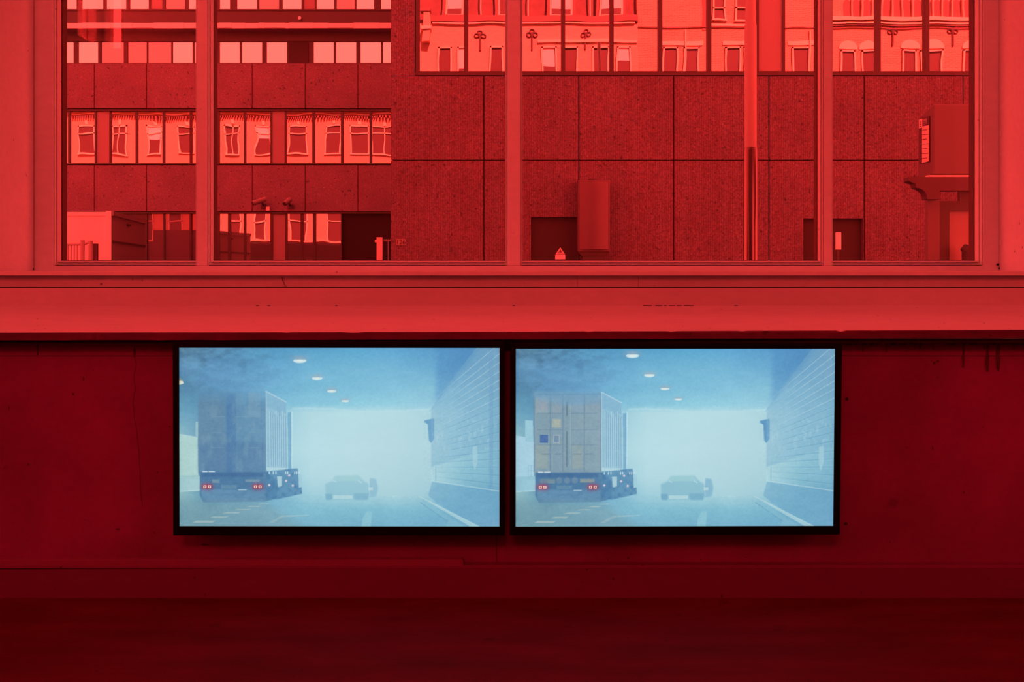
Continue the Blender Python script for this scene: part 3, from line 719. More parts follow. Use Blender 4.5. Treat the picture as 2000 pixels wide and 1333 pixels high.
    over(poly([(466,290),(474,292),(590,352),(572,352)]), (165,205,215), .85); over(seg(470, 291.5, 588, 351, 1), (195,224,230), .7)
    for t in np.arange(0, 1, .12): over(seg(473+t*52, 304+t*36, 473+(t+.08)*52, 304+(t+.08)*36, 1.2), (88,140,180), .7)
    over(blur(poly([(474,304),(525,340),(525,352),(560,352),(480,298)]), 2), (135,188,208), .4)
    # painterly grain
    over(blur(poly([(0,300),(170,304),(240,352),(0,352)]), 14), (122,156,168), .5)
    over(np.exp(-((gy-(48+gx*.24))/9)**2)*np.clip(1-gx/230, 0, 1), (112,165,205), .35)
    g = fbm(4, 3, 100)*12 + fbm(30, 12, 130)*9 + rng.normal(0, 2.4, gx.shape)
    g2 = np.where(((gx > 222) & (gx < 480) & (gy > 124) & (gy < 290)), .25, 1.0)
    I = I + (g*g2)[..., None]*np.array([1.0, .9, .8])
    vig = np.exp(-gx/5)*10 + np.exp(-(W_-gx)/5)*10 + np.exp(-gy/3)*6
    I = np.clip(I - vig[..., None]*.8, 0, 255)
    I = I.reshape(H_, SS, W_, SS, 3).mean(axis=(1, 3))
    return s2l(I)

def screen_material():
    m = bpy.data.materials.new('screen_picture'); m.use_nodes = True; n = m.node_tree.nodes; L = m.node_tree.links; n.clear()
    out = n.new('ShaderNodeOutputMaterial'); e = n.new('ShaderNodeEmission'); a = n.new('ShaderNodeAttribute'); a.attribute_name = 'picture'
    L.new(a.outputs['Color'], e.inputs[0]); e.inputs[1].default_value = 1.0; L.new(e.outputs[0], out.inputs[0]); return m
SM = screen_material()
YTV = 2.92

def screen_mesh(name, quad, y, img, parent):
    (tl, tr_, br, bl) = quad; o0 = world_loc(parent)
    u = np.linspace(0, 1, W_)[None, :]; v = np.linspace(0, 1, H_)[:, None]
    px = (tl[0]*(1-u)+tr_[0]*u)*(1-v)+(bl[0]*(1-u)+br[0]*u)*v; py = (tl[1]*(1-u)+tr_[1]*u)*(1-v)+(bl[1]*(1-u)+br[1]*u)*v
    co = np.stack([(px-1000)*y/F-o0.x, np.full_like(px, y-o0.y), CAMZ-(py-HY)*y/F-o0.z], -1).reshape(-1, 3)
    idx = np.arange(W_*H_).reshape(H_, W_); fa = np.stack([idx[1:, :-1], idx[1:, 1:], idx[:-1, 1:], idx[:-1, :-1]], -1).reshape(-1, 4)
    me = bpy.data.meshes.new(name); me.vertices.add(len(co)); me.vertices.foreach_set('co', co.ravel())
    me.loops.add(fa.size); me.loops.foreach_set('vertex_index', fa.ravel().astype(np.int32))
    me.polygons.add(len(fa)); me.polygons.foreach_set('loop_start', np.arange(0, fa.size, 4, dtype=np.int32)); me.polygons.foreach_set('loop_total', np.full(len(fa), 4, dtype=np.int32))
    me.update(calc_edges=True); me.validate()
    at = me.color_attributes.new('picture', 'FLOAT_COLOR', 'POINT'); c = np.ones((W_*H_, 4)); c[:, :3] = img.reshape(-1, 3); at.data.foreach_set('color', c.ravel())
    me.materials.append(SM); o = bpy.data.objects.new(name, me); COL.objects.link(o); o.parent = parent; return o

def television(outer, inner, img, label):
    cx = sum(p[0] for p in outer)/4; bot = max(p[1] for p in outer)
    root = empty('television', (X(cx, YTV), YTV+.03, Z(bot, YTV)), label, 'television', 'pair of televisions on the window wall')
    o = [(X(a, YTV), Z(b, YTV)) for a, b in outer]; i = [(X(a, YTV), Z(b, YTV)) for a, b in inner]
    mb = MB(); y0, y1 = YTV, YTV+.03
    for k in range(4):                                    # bezel: four mitred bars with a small lip
        j = (k+1) % 4
        pts = [o[k], o[j], i[j], i[k]]
        mb.prism_y(pts[::-1], y0, y1)
    mb.build('bezel', M['black'], root, bevel=.0012)
    ic = (sum(p[0] for p in i)/4, sum(p[1] for p in i)/4)
    mb = MB(); mb.prism_y([(ic[0]+(p[0]-ic[0])*1.03, ic[1]+(p[1]-ic[1])*1.04) for p in o[::-1]] if False else [(ic[0]+(p[0]-ic[0])*.9, ic[1]+(p[1]-ic[1])*.85) for p in o[::-1]], y1-.002, YW-.006)
    mb.build('back_housing', M['black'], root)
    mb = MB(); mb.prism_y([(ic[0]+(p[0]-ic[0])*.99, ic[1]+(p[1]-ic[1])*.99) for p in o[::-1]], y1-.012, y1); mb.build('back_plate', M['black'], root)
    screen_mesh('screen', inner, YTV+.004, img, root)
    return root

television([(337, 667.5), (985, 667.5), (985.5, 1046.5), (338, 1046.5)], [(349.2, 679.5), (975.5, 680), (975.3, 1029.7), (350, 1029)], paint(False),
           'left black framed television, its lorry with murky blue rear doors in a hazy tunnel')
television([(996, 671), (1645, 671.5), (1640.5, 1045), (995.5, 1046)], [(1007.5, 681.5), (1631.5, 681.5), (1628, 1028.5), (1007.2, 1030)], paint(True),
           'right black framed television, its lorry with pale gridded doors and small blue square')

# ------------------------------------------------------------------ STREET
tag(MB().box(-45, 45, YX, 60, -0.5, -0.3).build('street_ground', M['asphalt']), 'asphalt street between the buildings', 'ground', kind='structure')
GZ = -0.3
YR, YL = 18.9, 34.0

def pbox(mb, a, b, t, bt, Y, y0, y1):            # box by its outline on the plane at depth Y
    mb.box(X(a, Y), X(b, Y), y0, y1, Z(bt, Y), Z(t, Y)); return mb

# --- projecting block (right)
ob = empty('office_block', (X(1400, YR), YR, GZ), 'projecting ribbed concrete office block with one band of mirrored windows behind the pole', 'building')
b = MB(); zt_strip = Z(-48, YR)
xL, xR = X(763.5, YR), X(2600, YR)
b.box(xL+.02, xR, YR+.13, YL-.1, GZ, 17.0)
b.build('core_wall', M['joint'], ob)
seams = [945, 1130.5, 1316, 1502, 1688, 1881, 2067, 2253, 2439, 2600]
def panel(a, c, t, bt, name='concrete_panel', m=None):
    g = .010
    return MB().box(X(a, YR)+(g if a > 764 else 0), X(c, YR)-g, YR, YR+.14, Z(bt, YR)+g, Z(t, YR)-g).build(name, m or M['ribbed'], ob)
e = [763.5] + seams
openings = ((1037, 1129, 424), (1569, 1685.5, 427))
for k in range(len(e)-1):
    panel(e[k], e[k+1], 148, 313)
    a, c = e[k], e[k+1]; zg = GZ
    # lower row, cut around the service openings
    ops = [o for o in openings if o[0] > a-1 and o[1] < c+1]
    g = .010; yt = Z(313, YR)-g
    if not ops:
        MB().box(X(a, YR)+(g if a > 764 else 0), X(c, YR)-g, YR, YR+.14, GZ, yt).build('concrete_panel', M['ribbed'], ob)
    else:
        o_ = ops[0]; mb = MB()
        mb.box(X(a, YR)+g, X(o_[0], YR), YR, YR+.14, GZ, yt)
        if X(c, YR)-g > X(o_[1], YR): mb.box(X(o_[1], YR), X(c, YR)-g, YR, YR+.14, GZ, yt)
        mb.box(X(o_[0], YR), X(o_[1], YR), YR, YR+.14, Z(o_[2], YR), yt)
        mb.build('concrete_panel', M['ribbed'], ob)
        MB().box(X(o_[0], YR), X(o_[1], YR), YR+.10, YR+.135, GZ, Z(o_[2], YR)).build('service_opening', M['vent'], ob)
    # above the window band
    MB().box(X(e[k], YR)+.01, X(e[k+1], YR)-.01, YR, YR+.14, Z(-60, YR), 17.0).build('upper_panel', M['ribbed'], ob)
panel(763.5, 811, -60, 149)
# window band
fr = MB(); Yp = YR+.09
pbox(fr, 811.5, 2440, 139.5, 147.5, YR, YR-.02, YR+.13)
fr.box(X(812, YR), X(818.5, YR), YR+.0, YR+.13, Z(147, YR), Z(-55, YR))
pbox(fr, 812, 2440, -60, -50, YR, YR+.0, YR+.13)
panes = [(819, 906), (914, 1001), (1009, 1096), (1104, 1191), (1199, 1286), (1294, 1382), (1390, 1478), (1534, 1618), (1626, 1713), (1721, 1808), (1816, 1903), (1911, 1998), (2006, 2093)]
for (a, c), (a2, c2) in zip(panes, panes[1:]):
    if c == 1478: continue
    pbox(fr, c, a2, -55, 145, YR, YR+.01, YR+.13)
pbox(fr, 1478, 1482.5, -55, 145, YR, YR+.01, YR+.13); pbox(fr, 1528, 1534, -55, 145, YR, YR+.01, YR+.13)
fr = fr.build('window_band', M['darkframe'], ob)
for a, c in panes: pbox(MB(), a, c, -50, 139.5, YR, Yp, Yp+.02).build('pane', M['pane'], fr)
pbox(MB(), 1482.5, 1528, -50, 142.5, YR, YR+.04, YR+.1).build('infill_panel', M['infill'], fr)

# --- recessed wing (left)
wl = empty('office_block', (X(450, YL), YL, GZ), 'recessed concrete office wing at left with several window bands and a pale canopy edge', 'building')
b = MB(); b.box(X(-340, YL), X(900, YL), YL+.2, YL+12, GZ, 27.5); b.build('core_wall', M['joint'], wl)
vs = [-336, -232, -128, -24, 80, 184, 286.5, 389.5, 492.5, 596, 699, 802]
for a, c in zip(vs, vs[1:]):
    for t, bt in ((124, 211.5), (323, 413)):
        g = .012; pbox(MB(), a+.7, c-.7, t, bt, YL, YL, YL+.21).build('concrete_panel', M['smooth'], wl)
b = MB(); pbox(b, -336, 802, -260, -50, YL, YL, YL+.21); b.build('upper_panel', M['smooth'], wl)

def band(t, bt, pcs, infills, dark_t=2, dark_b=2.5, opening=None, m='pane_far', left=-336, right=800, depth=.0, special={}):
    pcs = [(x, x+46) for x in (-330, -278, -226, -174, -122, -70, -18)] + list(pcs)
    fr = MB(); y0 = YL+.06+depth
    pbox(fr, left, right, t-dark_t-1, t, YL, y0-.05, YL+.21); pbox(fr, left, right, bt, bt+dark_b, YL, y0-.05, YL+.21)
    allp = sorted(list(pcs)+list(infills)+([opening] if opening else []))
    prev = left
    for a, c in allp:
        if a > prev: pbox(fr, prev, a, t, bt, YL, y0, YL+.21)
        prev = c
    if prev < right: pbox(fr, prev, right, t, bt, YL, y0, YL+.21)
    fo = fr.build('window_band', M['darkframe'], wl)
    for q in pcs:
        pbox(MB(), q[0], q[1], t, bt, YL, y0+.06, y0+.08).build('pane', M[special.get(q[0], m)], fo)
    for q in infills: pbox(MB(), q[0], q[1], t, bt, YL, y0+.03, y0+.08).build('infill_panel', M['infill'], fo)
    return fo
# ground band
fo = band(417.5, 520, [(286, 317), (320, 369), (373, 423), (427, 444), (449, 475), (479, 527), (560, 586), (591, 610), (616, 665)], [(532, 556)], opening=(667, 800), special={286: 'pane_dim', 320: 'pane_dim', 373: 'pane_dim'})
pbox(MB(), 667, 800, 418, 520, YL, YL+.17, YL+.2).build('dark_entrance', M['blackvoid'], wl)
# first floor band
band(216.5, 318.5, [(60, 97), (101, 131), (135, 183), (215, 263), (267, 316), (320, 369), (373, 423), (427, 475), (479, 527), (558, 609), (614, 665), (670, 721), (726, 780)], [(187, 212), (530, 555)])
# second floor: square panes mirroring the sky, a few less strongly
sq = [(60, 100), (104, 142), (150, 190), (195, 240), (247, 285), (286.5, 333), (335, 375), (378, 423), (427, 467), (470.5, 511), (519, 559.5), (611, 651), (655, 695), (703, 743.5), (747, 790)]
fo = band(80, 122.5, sq, [], special={195: 'pane_half', 247: 'pane_half', 286.5: 'pane_half'})
for o in list(fo.children):
    pass
pbox(MB(), 563, 602, 81, 122, YL, YL+.03, YL+.11).build('dark_shutter', M['vent'], wl)
# canopy: white edge over a dark soffit, dark wall band above it
cn = MB(); prev = -24
cuts = [-336, -230, -120, -24, 40, 100, 160, 215, 258, 300, 359, 400, 427, 453, 478, 505, 517, 557, 564, 612, 641, 690, 741, 765, 802]
for k, (a, c) in enumerate(zip(cuts, cuts[1:])):
    pbox(cn, a+.2, c-.2, 44 + (k % 3)*.5, 54.3 + (k*7 % 4)*.25, YL-.6, YL-.6, YL-.45)
cn.build('canopy_edge', M['white'], wl)
MB().box(X(-336, YL), X(802, YL), YL-.5, YL+.0, Z(54, YL-.6)+.0, Z(47, YL-.6)).build('canopy_soffit', M['smooth'], wl)
b = MB(); pbox(b, -336, 802, 19, 52, YL, YL+.05, YL+.21); pbox(b, -336, 802, 52, 77.5, YL, YL+.03, YL+.21); b.build('dark_wall_band', M['darkframe'], wl)
# third floor band at the very top
band(-48, 17.5, [(60, 122), (127, 148), (157, 200), (205, 245), (251, 289), (321, 360), (366, 400), (427, 448), (461, 501), (504, 544), (550, 588), (617, 652), (656, 692), (695, 730), (743, 790)], [(293, 316), (592, 614)], dark_b=3, right=800, special={321: 'pane_half', 504: 'pane_half', 656: 'pane_half', 60: 'pane_half'})
wd = MB(); wd.tube((X(585.5, YL), YL+.03, Z(35.5, YL)), (X(585.5, YL), YL-.04, Z(35.5, YL)), .055); wd.build('round_lamp', M['white'], wl)

# --- facade fittings
def cctv(px, py, s, flip, label):
    Yc = YL; root = empty('security_camera', (X(px, Yc), Yc-.0, Z(py+9, Yc)), label, 'security camera', 'security cameras on the recessed wing')
    x, z = X(px, Yc), Z(py, Yc)
    MB().box(x-.05, x+.12, Yc-.06, Yc, Z(py+8, Yc)-.06, Z(py+8, Yc)+.10).build('wall_bracket', M['kioskdark'], root)
    MB().tube((x+.04, Yc-.03, Z(py+6, Yc)), (x+.05, Yc-.30, z), .03, n=10).build('arm', M['kioskdark'], root)
    d = Vector((-.32*s, -.25, -.15)) ; c = Vector((x+.04, Yc-.32, z+.05))
    MB().tube(c-d*.35, c+d*.75, .085, .085, 14).build('camera_body', M['infill'], root, smooth=True)
    MB().tube(c+d*.75, c+d*.80, .07, .07, 14).build('lens', M['ink'], root)
    return root
cctv(513, 396, 1.0, 0, 'left of two white security cameras, seen side on above the ground floor windows')
cctv(565, 397, 0.35, 0, 'right of two white security cameras, turned towards the street')
j = MB(); pbox(j, 520.5, 527.5, 404, 412, YL, YL-.07, YL+.0); tag(j.build('junction_box', M['white']), 'small white junction box on the concrete between the two security cameras', 'box')

# house number plate 126
pl = empty('house_number_plate', (X(783, YR), YR, Z(480, YR)), 'small pale house number plate reading 126 on the block corner', 'sign')
b = MB(); pbox(b, 773.5, 792, 467.5, 479.8, YR, YR-.02, YR-.001); b.build('plate', M['infill'], pl)
def text_mesh(name, s, size, loc, m, parent, y):
    cu = bpy.data.curves.new(name, 'FONT'); cu.body = s; cu.size = size; cu.align_x = 'CENTER'; cu.align_y = 'CENTER'; cu.extrude = .002
    t = bpy.data.objects.new(name+'_tmp', cu); COL.objects.link(t); dg = bpy.context.evaluated_depsgraph_get(); dg.update()
    me = bpy.data.meshes.new_from_object(t.evaluated_get(dg)); bpy.data.objects.remove(t); bpy.data.curves.remove(cu)
    me.materials.clear(); me.materials.append(m); o = bpy.data.objects.new(name, me); COL.objects.link(o); o.parent = parent
    o0 = world_loc(parent); o.location = (loc[0]-o0.x, y-o0.y, loc[1]-o0.z); o.rotation_euler = (math.radians(90), 0, 0); return o
text_mesh('number', '126', .125, (X(782.8, YR), Z(473.7, YR)), M['ink'], pl, YR-.022)

# wall cabinet with rounded side light and foot
cb = empty('utility_cabinet', (X(1159, YR), YR, GZ), 'tall grey metal utility cabinet standing against the ribbed concrete', 'cabinet')
Yc = YR-.38
b = MB(); b.box(X(1129, Yc), X(1191, Yc), Yc, YR-.002, Z(492, Yc), Z(352, Yc)); b.build('housing', M['greymetal'], cb, bevel=.01)
door = MB(); 
xa, xb = X(1132, Yc), X(1188, Yc); nseg = 14
pts = [(xa+(xb-xa)*i/nseg, Yc-.012-.05*math.sin(math.pi*i/nseg)) for i in range(nseg+1)]
door.prism_z(pts[::-1] + [(xa, Yc-.001), (xb, Yc-.001)][:0] + [(xa, Yc-.002), (xb, Yc-.002)], Z(487, Yc), Z(355, Yc)); door.build('door', M['greymetal'], cb, smooth=True)
MB().box(X(1150, Yc), X(1162, Yc), Yc+.03, Yc+.12, Z(352, Yc), Z(349.5, Yc)).build('top_lug', M['ink'], cb)
fp = MB(); fp.prism_y([(X(1136, Yc), Z(500, Yc)), (X(1184, Yc), Z(500, Yc)), (X(1191, Yc), Z(492, Yc)), (X(1129, Yc), Z(492, Yc))], Yc+.02, YR-.01); fp.box(X(1138, Yc), X(1182, Yc), Yc+.03, YR-.01, GZ, Z(499.8, Yc)); fp.build('pedestal', M['darkframe'], cb)

# warning triangle on a post in front of the dark opening
Yt = 17.6
tg = empty('warning_sign', (X(1094, Yt), Yt, GZ), 'small triangular high voltage warning sign before the dark opening beside the grey cabinet', 'sign')
b = MB(); b.prism_y([(X(1085, Yt), Z(497, Yt)), (X(1103.5, Yt), Z(497, Yt)), (X(1094.3, Yt), Z(483.5, Yt))], Yt, Yt+.01); b.build('triangle', M['sign'], tg)
b = MB(); b.prism_y([(X(1088.3, Yt), Z(495.3, Yt)), (X(1100.2, Yt), Z(495.3, Yt)), (X(1094.3, Yt), Z(486.5, Yt))], Yt-.004, Yt); b.build('triangle_border', M['infill'], tg)
b = MB(); b.prism_y([(X(p, Yt), Z(q, Yt)) for p, q in ((1094.6, 487.5), (1092.3, 491.6), (1094.2, 491.2), (1093.2, 495), (1096.4, 490.4), (1094.6, 490.7), (1095.8, 487.5))], Yt-.007, Yt-.004); b.build('lightning_bolt', M['ink'], tg)
b = MB(); pbox(b, 1084.5, 1104, 498, 507, Yt, Yt, Yt+.01); b.build('text_plate', M['sign'], tg)
b = MB(); b.box(X(1093, Yt), X(1095.5, Yt), Yt+.011, Yt+.03, GZ, Z(490, Yt)); b.build('post', M['greymetal'], tg)

# street pole
Yo = 10.2; px = X(1466, Yo)
pole = empty('street_pole', (px, Yo, GZ), 'tall round pole, light grey above a glossy dark sleeve, standing in the street', 'pole')
MB().lathe(px, Yo, [(.062, Z(300, Yo)), (.0605, Z(50, Yo)), (.054, Z(47, Yo)), (.050, 7.5)]).build('shaft', M['polelight'], pole, smooth=True)
MB().lathe(px, Yo, [(.071, GZ), (.071, Z(294, Yo)), (.067, Z(288.5, Yo)), (.058, Z(288, Yo))]).build('sleeve', M['poledark'], pole, smooth=True)['label'] = 'dark glossy lower sleeve'

# box lorry parked at far left, picket fence before it, gate post
Yv = 27.0
lv = empty('box_lorry', (X(190, Yv), Yv+2, GZ), 'parked lorry with a white box body, seen at the lower left of the window', 'lorry')
K = (X(218, Yv), Yv)                                   # nearest vertical corner of the box body
P0 = (X(60, Yv), Yv+.0); P2 = (X(283, Yv+4.2), Yv+4.2); P3 = (P0[0]-.3, Yv+4.2)
zt = Z(415, Yv); zb = GZ+.75
b = MB(); b.prism_z([P0, K, P2, P3], zb, zt); b.build('box_body', M['bluegrey'], lv)
b = MB(); b.box(P0[0], K[0]-.02, Yv-.03, Yv-.001, zb, zt); b.build('front_face', M['white'], lv)
MB().box(K[0]-.13, K[0]+.012, Yv-.06, Yv-.03, zb, zt+.03).build('corner_post', M['white'], lv)
MB().box(P0[0], K[0]-.13, Yv-.05, Yv-.03, zt-.10, zt+.01).build('top_rail', M['white'], lv)
def side_strip(t0, t1, h, name, m, off=.02, u0=0.0, u1=1.0):
    dx, dy = P2[0]-K[0], P2[1]-K[1]; L_ = math.hypot(dx, dy); nx, ny = dy/L_*off, -dx/L_*off
    a = (K[0]+dx*u0, K[1]+dy*u0); c = (K[0]+dx*u1, K[1]+dy*u1)
    MB().prism_z([a, (a[0]+nx, a[1]+ny), (c[0]+nx, c[1]+ny), c], t0, t1).build(name, m, lv)
side_strip(zt-.09, zt+.03, 0, 'side_top_rail', M['bluegrey'], .05); side_strip(Z(474, Yv), Z(470, Yv), 0, 'side_rubbing_strip', M['darkframe'], .03)
side_strip(zt-.28, zt-.22, 0, 'marker_lamp', M['ink'], .06, .42, .48)
for wx, wy in ((X(100, Yv), Yv+.4), (K[0]-.3, Yv+.5), (K[0]+.1, Yv+3.4)):
    MB().tube((wx-.1, wy, GZ+.42), (wx+.15, wy, GZ+.42), .42, n=24).build('wheel', M['ink'], lv)
b = MB(); b.prism_z([(P0[0]+.2, Yv+.2), (K[0]-.2, Yv+.2), (P2[0]-.3, P2[1]-.2), (P3[0]+.3, P3[1]-.2)], GZ+.4, zb); b.build('chassis', M['ink'], lv)

Yq = 22.0
fc = empty('picket_fence', (X(160, Yq), Yq, GZ), 'white railing with round topped posts in front of the lorry box', 'fence')
b = MB(); b.tube((X(40, Yq), Yq, Z(478.5, Yq)), (X(157, Yq), Yq, Z(477.5, Yq)), .028); b.build('top_rail', M['fence'], fc)
for x in (64, 75, 86, 97, 108, 119, 128, 133, 139, 145, 151): MB().tube((X(x, Yq), Yq, GZ), (X(x, Yq), Yq, Z(479, Yq)), .018, n=8).build('baluster', M['fence'], fc)
for x, t in ((161, 469.5), (177, 470.5)): MB().tube((X(x, Yq), Yq, GZ), (X(x, Yq), Yq, Z(t, Yq)), .048, n=14).build('post', M['fence'], fc)
MB().box(X(181, Yq), X(188.5, Yq), Yq+.02, Yq+.1, GZ, Z(476, Yq)).build('end_board', M['kioskdark'], fc)
MB().tube((X(161, Yq), Yq, Z(479, Yq)), (X(177, Yq), Yq, Z(472, Yq)), .025, n=8).build('brace', M['fence'], fc)

Yp2 = 31.0
gp = empty('gate_post', (X(742, Yp2), Yp2, GZ), 'square pale gate post with a toothed crossbar at the dark entrance', 'post')
b = MB(); b.box(X(735.5, Yp2), X(747, Yp2), Yp2, Yp2+.18, GZ, Z(463.5, Yp2)); b.build('post', M['white'], gp)
b = MB(); pbox(b, 732, 736, 469, 473.5, Yp2, Yp2+.02, Yp2+.1); b.build('hinge_lug', M['white'], gp)
b = MB(); pbox(b, 747, 770, 469.5, 471.5, Yp2, Yp2+.04, Yp2+.1)
for x in (749, 753, 757, 761): pbox(b, x, x+1.6, 467, 469.5, Yp2, Yp2+.04, Yp2+.1)
b.build('crossbar', M['infill'], gp)
b = MB(); b.box(X(757, Yp2), X(758.6, Yp2), Yp2+.05, Yp2+.09, GZ, Z(470, Yp2)); b.build('upright_bar', M['infill'], gp)

# small white letterbox in the second opening
b = MB(); b.box(X(1630, 18.4), X(1642.5, 18.4), 18.3, 18.5, GZ, Z(487.5, 18.4)); 
lb = empty('roadside_marker', (X(1637, 18.4), 18.4, GZ), 'slim white marker panel in front of the dark opening at right', 'marker')
MB().box(X(1632, 18.4), X(1642.3, 18.4), 18.38, 18.42, Z(487.5, 18.4), Z(454.5, 18.4)).build('panel', M['white'], lb)
MB().box(X(1634, 18.4), X(1639, 18.4), 18.39, 18.41, GZ, Z(487.5, 18.4)).build('post', M['darkframe'], lb)

# kiosk at the right edge
Yk = 9.0
ks = empty('street_kiosk', (X(1870, Yk), Yk+.4, GZ), 'grey street kiosk with an overhanging dark moulding and a posted timetable label at far right', 'kiosk')
def K_(px, Y=Yk): return X(px, Y)
b = MB(); Yk2 = Yk+.75
b.prism_z([(X(1823, Yk), Yk), (X(2060, Yk), Yk), (X(2060, Yk)+.1, Yk2), (X(1793.5, Yk2), Yk2)], Z(342, Yk), Z(203.5, Yk)); b.build('upper_box', M['kiosk'], ks, bevel=.012)
# label on the receding left face
A = Vector((X(1823, Yk), Yk, 0)); B = Vector((X(1793.5, Yk2), Yk2, 0)); dn = (B-A); nL = Vector((dn.y, -dn.x, 0)).normalized(); 
if nL.x > 0: nL = -nL
def onface(px):                                   # point of the side face seen at column px
    # solve A+t*dn with x/y = (px-1000)/F
    k = (px-1000)/F; t = (k*A.y - A.x)/(dn.x - k*dn.y); return A+dn*t
def face_quad(name, p0, p1, t0, t1, m, off, bt0=None, bt1=None):
    a, c = onface(p0), onface(p1); mb = MB()
    a1 = a+nL*off; c1 = c+nL*off; a0 = a+nL*(off-.004); c0 = c+nL*(off-.004)
    za_t, za_b = Z(t0, a.y), Z(bt0, a.y); zc_t, zc_b = Z(t1, c.y), Z(bt1, c.y)
    mb.v = [(a0.x, a0.y, za_b), (c0.x, c0.y, zc_b), (c1.x, c1.y, zc_b), (a1.x, a1.y, za_b), (a0.x, a0.y, za_t), (c0.x, c0.y, zc_t), (c1.x, c1.y, zc_t), (a1.x, a1.y, za_t)]
    mb.f = [(0,3,2,1),(4,5,6,7),(0,1,5,4),(1,2,6,5),(2,3,7,6),(3,0,4,7)]
    return mb.build(name, m, ks)
lab = face_quad('label_board', 1796.8, 1817, 232, 226.5, M['kioskdark'], .008, 320, 316)
face_quad('label_sheet', 1803.5, 1816.3, 247, 245, M['sign'], .012, 318.5, 315)
face_quad('label_corner', 1797.3, 1803.5, 233.5, 232, M['sign'], .012, 251, 249)
face_quad('label_heading', 1804.8, 1813, 233, 231, M['infill'], .012, 243.5, 242)
for i in range(7):
    y_ = 253+i*9.2; face_quad('label_line', 1804.5, 1815.5 if i % 2 else 1813.5, y_+.6, y_-.2, M['ink'], .015, y_+1.5, y_+.7)
for y_ in (236.5, 240): face_quad('label_line', 1806, 1812, y_, y_-.6, M['ink'], .015, y_+1.3, y_+.7)
for y_ in (238, 242, 246): face_quad('label_line', 1799.5, 1802, y_, y_-.3, M['ink'], .015, y_+1.6, y_+1.2)
# moulding with a curved bracket
mb = MB(); yk0, yk1 = Yk-.12, Yk+.0
pts = [(1775, 345.5), (2060, 345.5), (2060, 375), (1836, 375), (1836, 389), (1811.5, 389)]
arc = [(1811.5, 389), (1810.5, 383), (1807.5, 376.5), (1803, 371.5), (1797, 368.5), (1790, 367), (1788, 358), (1781, 356.5), (1775, 353.5)]
out_ = [(1775, 345.5)] + [(1775, 353.5), (1781, 356.5), (1788, 358), (1790, 367), (1797, 368.5), (1803, 371.5), (1807.5, 376.5), (1810.5, 383), (1811.5, 389.5), (1836, 389.5), (1836, 372.5), (2060, 372.5), (2060, 345.5)]
mb.prism_y([(X(p, yk0), Z(q, yk0)) for p, q in out_], yk0, yk1); mb.build('moulding', M['kioskdark'], ks)
MB().box(X(1812, Yk), X(1900, Yk), Yk-.01, Yk+.06, Z(345.5, yk0)-.0, Z(342.5, Yk)).build('gap_strip', M['white'], ks)
b = MB(); b.box(X(1812.5, Yk), X(1835.5, Yk), Yk+.0, Yk+.055, GZ, Z(372, Yk)); b.build('side_leg', M['kiosk'], ks)
b = MB(); b.box(X(1834, Yk), X(1860, Yk), Yk+.056, Yk+.09, GZ, Z(392, Yk)); b.box(X(1860, Yk), X(2060, Yk), Yk+.056, Yk+.09, Z(412, Yk), Z(392, Yk)); b.build('inner_frame', M['darkframe'], ks)
MB().box(X(1879.5, Yk), X(1990, Yk), Yk+.05, Yk+.1, Z(392.5, Yk), Z(373, Yk)).build('cross_rail', M['darkframe'], ks)
MB().box(X(1860, Yk), X(1990, Yk), Yk+.092, Yk+.3, GZ, Z(411.5, Yk)).build('lower_panel', M['infill'], ks)
b = MB(); b.tube((X(1890, Yk-.1), Yk-.1, GZ), (X(1890, Yk-.1), Yk-.1, Z(489, Yk)), .05, n=9); b.tube((X(1884, Yk-.1), Yk-.1, Z(493, Yk)), (X(1892, Yk-.1), Yk-.1, Z(484, Yk)), .045, n=9); b.build('latch_post', M['ink'], ks)

# ------------------------------------------------------------------ HOUSES ON OUR SIDE OF THE STREET (seen mirrored in the office windows)
YH = YX
LR = 2*(YR+.09) - YH; LL_ = 2*(YL+.12) - YH
def house(name, lab, L, px0, px1, ztop, zbot, m):
    xa, xb = (px0-1000)*L/F, (px1-1000)*L/F
    h = empty(name, ((xa+xb)/2, YH-.2, zbot), lab, 'house', 'townhouses mirrored in the office windows')
    h['_'] = 0; del h['_']
    MB().box(xa, xb, YH-.6, YH, zbot, ztop).build('brick_wall', m, h)
    return h
def hz(py, L): return CAMZ + (HY-py)*L/F
def hx(px, L): return (px-1000)*L/F
def hbox(h, name, m, L, a, b, t, bt, d0, d1):
    return MB().box(hx(a, L), hx(b, L), YH+d0, YH+d1, hz(bt, L), hz(t, L)).build(name, m, h)
def hwin(h, L, a, b, t, bt, transom=None, curtain=0.0, post=False, fw=2.4, arch=False):
    fr = MB()
    def bx(p, q, r, s, d0=.0, d1=.09): fr.box(hx(p, L), hx(q, L), YH+d0, YH+d1, hz(s, L), hz(r, L))
    bx(a, a+fw, t, bt); bx(b-fw, b, t, bt); bx(a, b, t, t+fw*.9); bx(a-1, b+1, bt-fw, bt, 0, .14)
    if transom: bx(a, b, transom, transom+fw*.8)
    if post: bx((a+b)/2-fw*.4, (a+b)/2+fw*.4, t, bt)
    w_ = fr.build('window_frame', M['trimwhite'], h)
    MB().box(hx(a, L), hx(b, L), YH, YH+.02, hz(bt, L), hz(t, L)).build('window_pane', M['glassdark'], w_)
    if curtain: MB().box(hx(a+fw, L), hx(a+fw+(b-a-2*fw)*.95, L), YH+.021, YH+.03, hz(t+(bt-t)*curtain, L), hz(t+2, L)).build('blind', M['curtain'], w_)

zr = hz(46, LR)
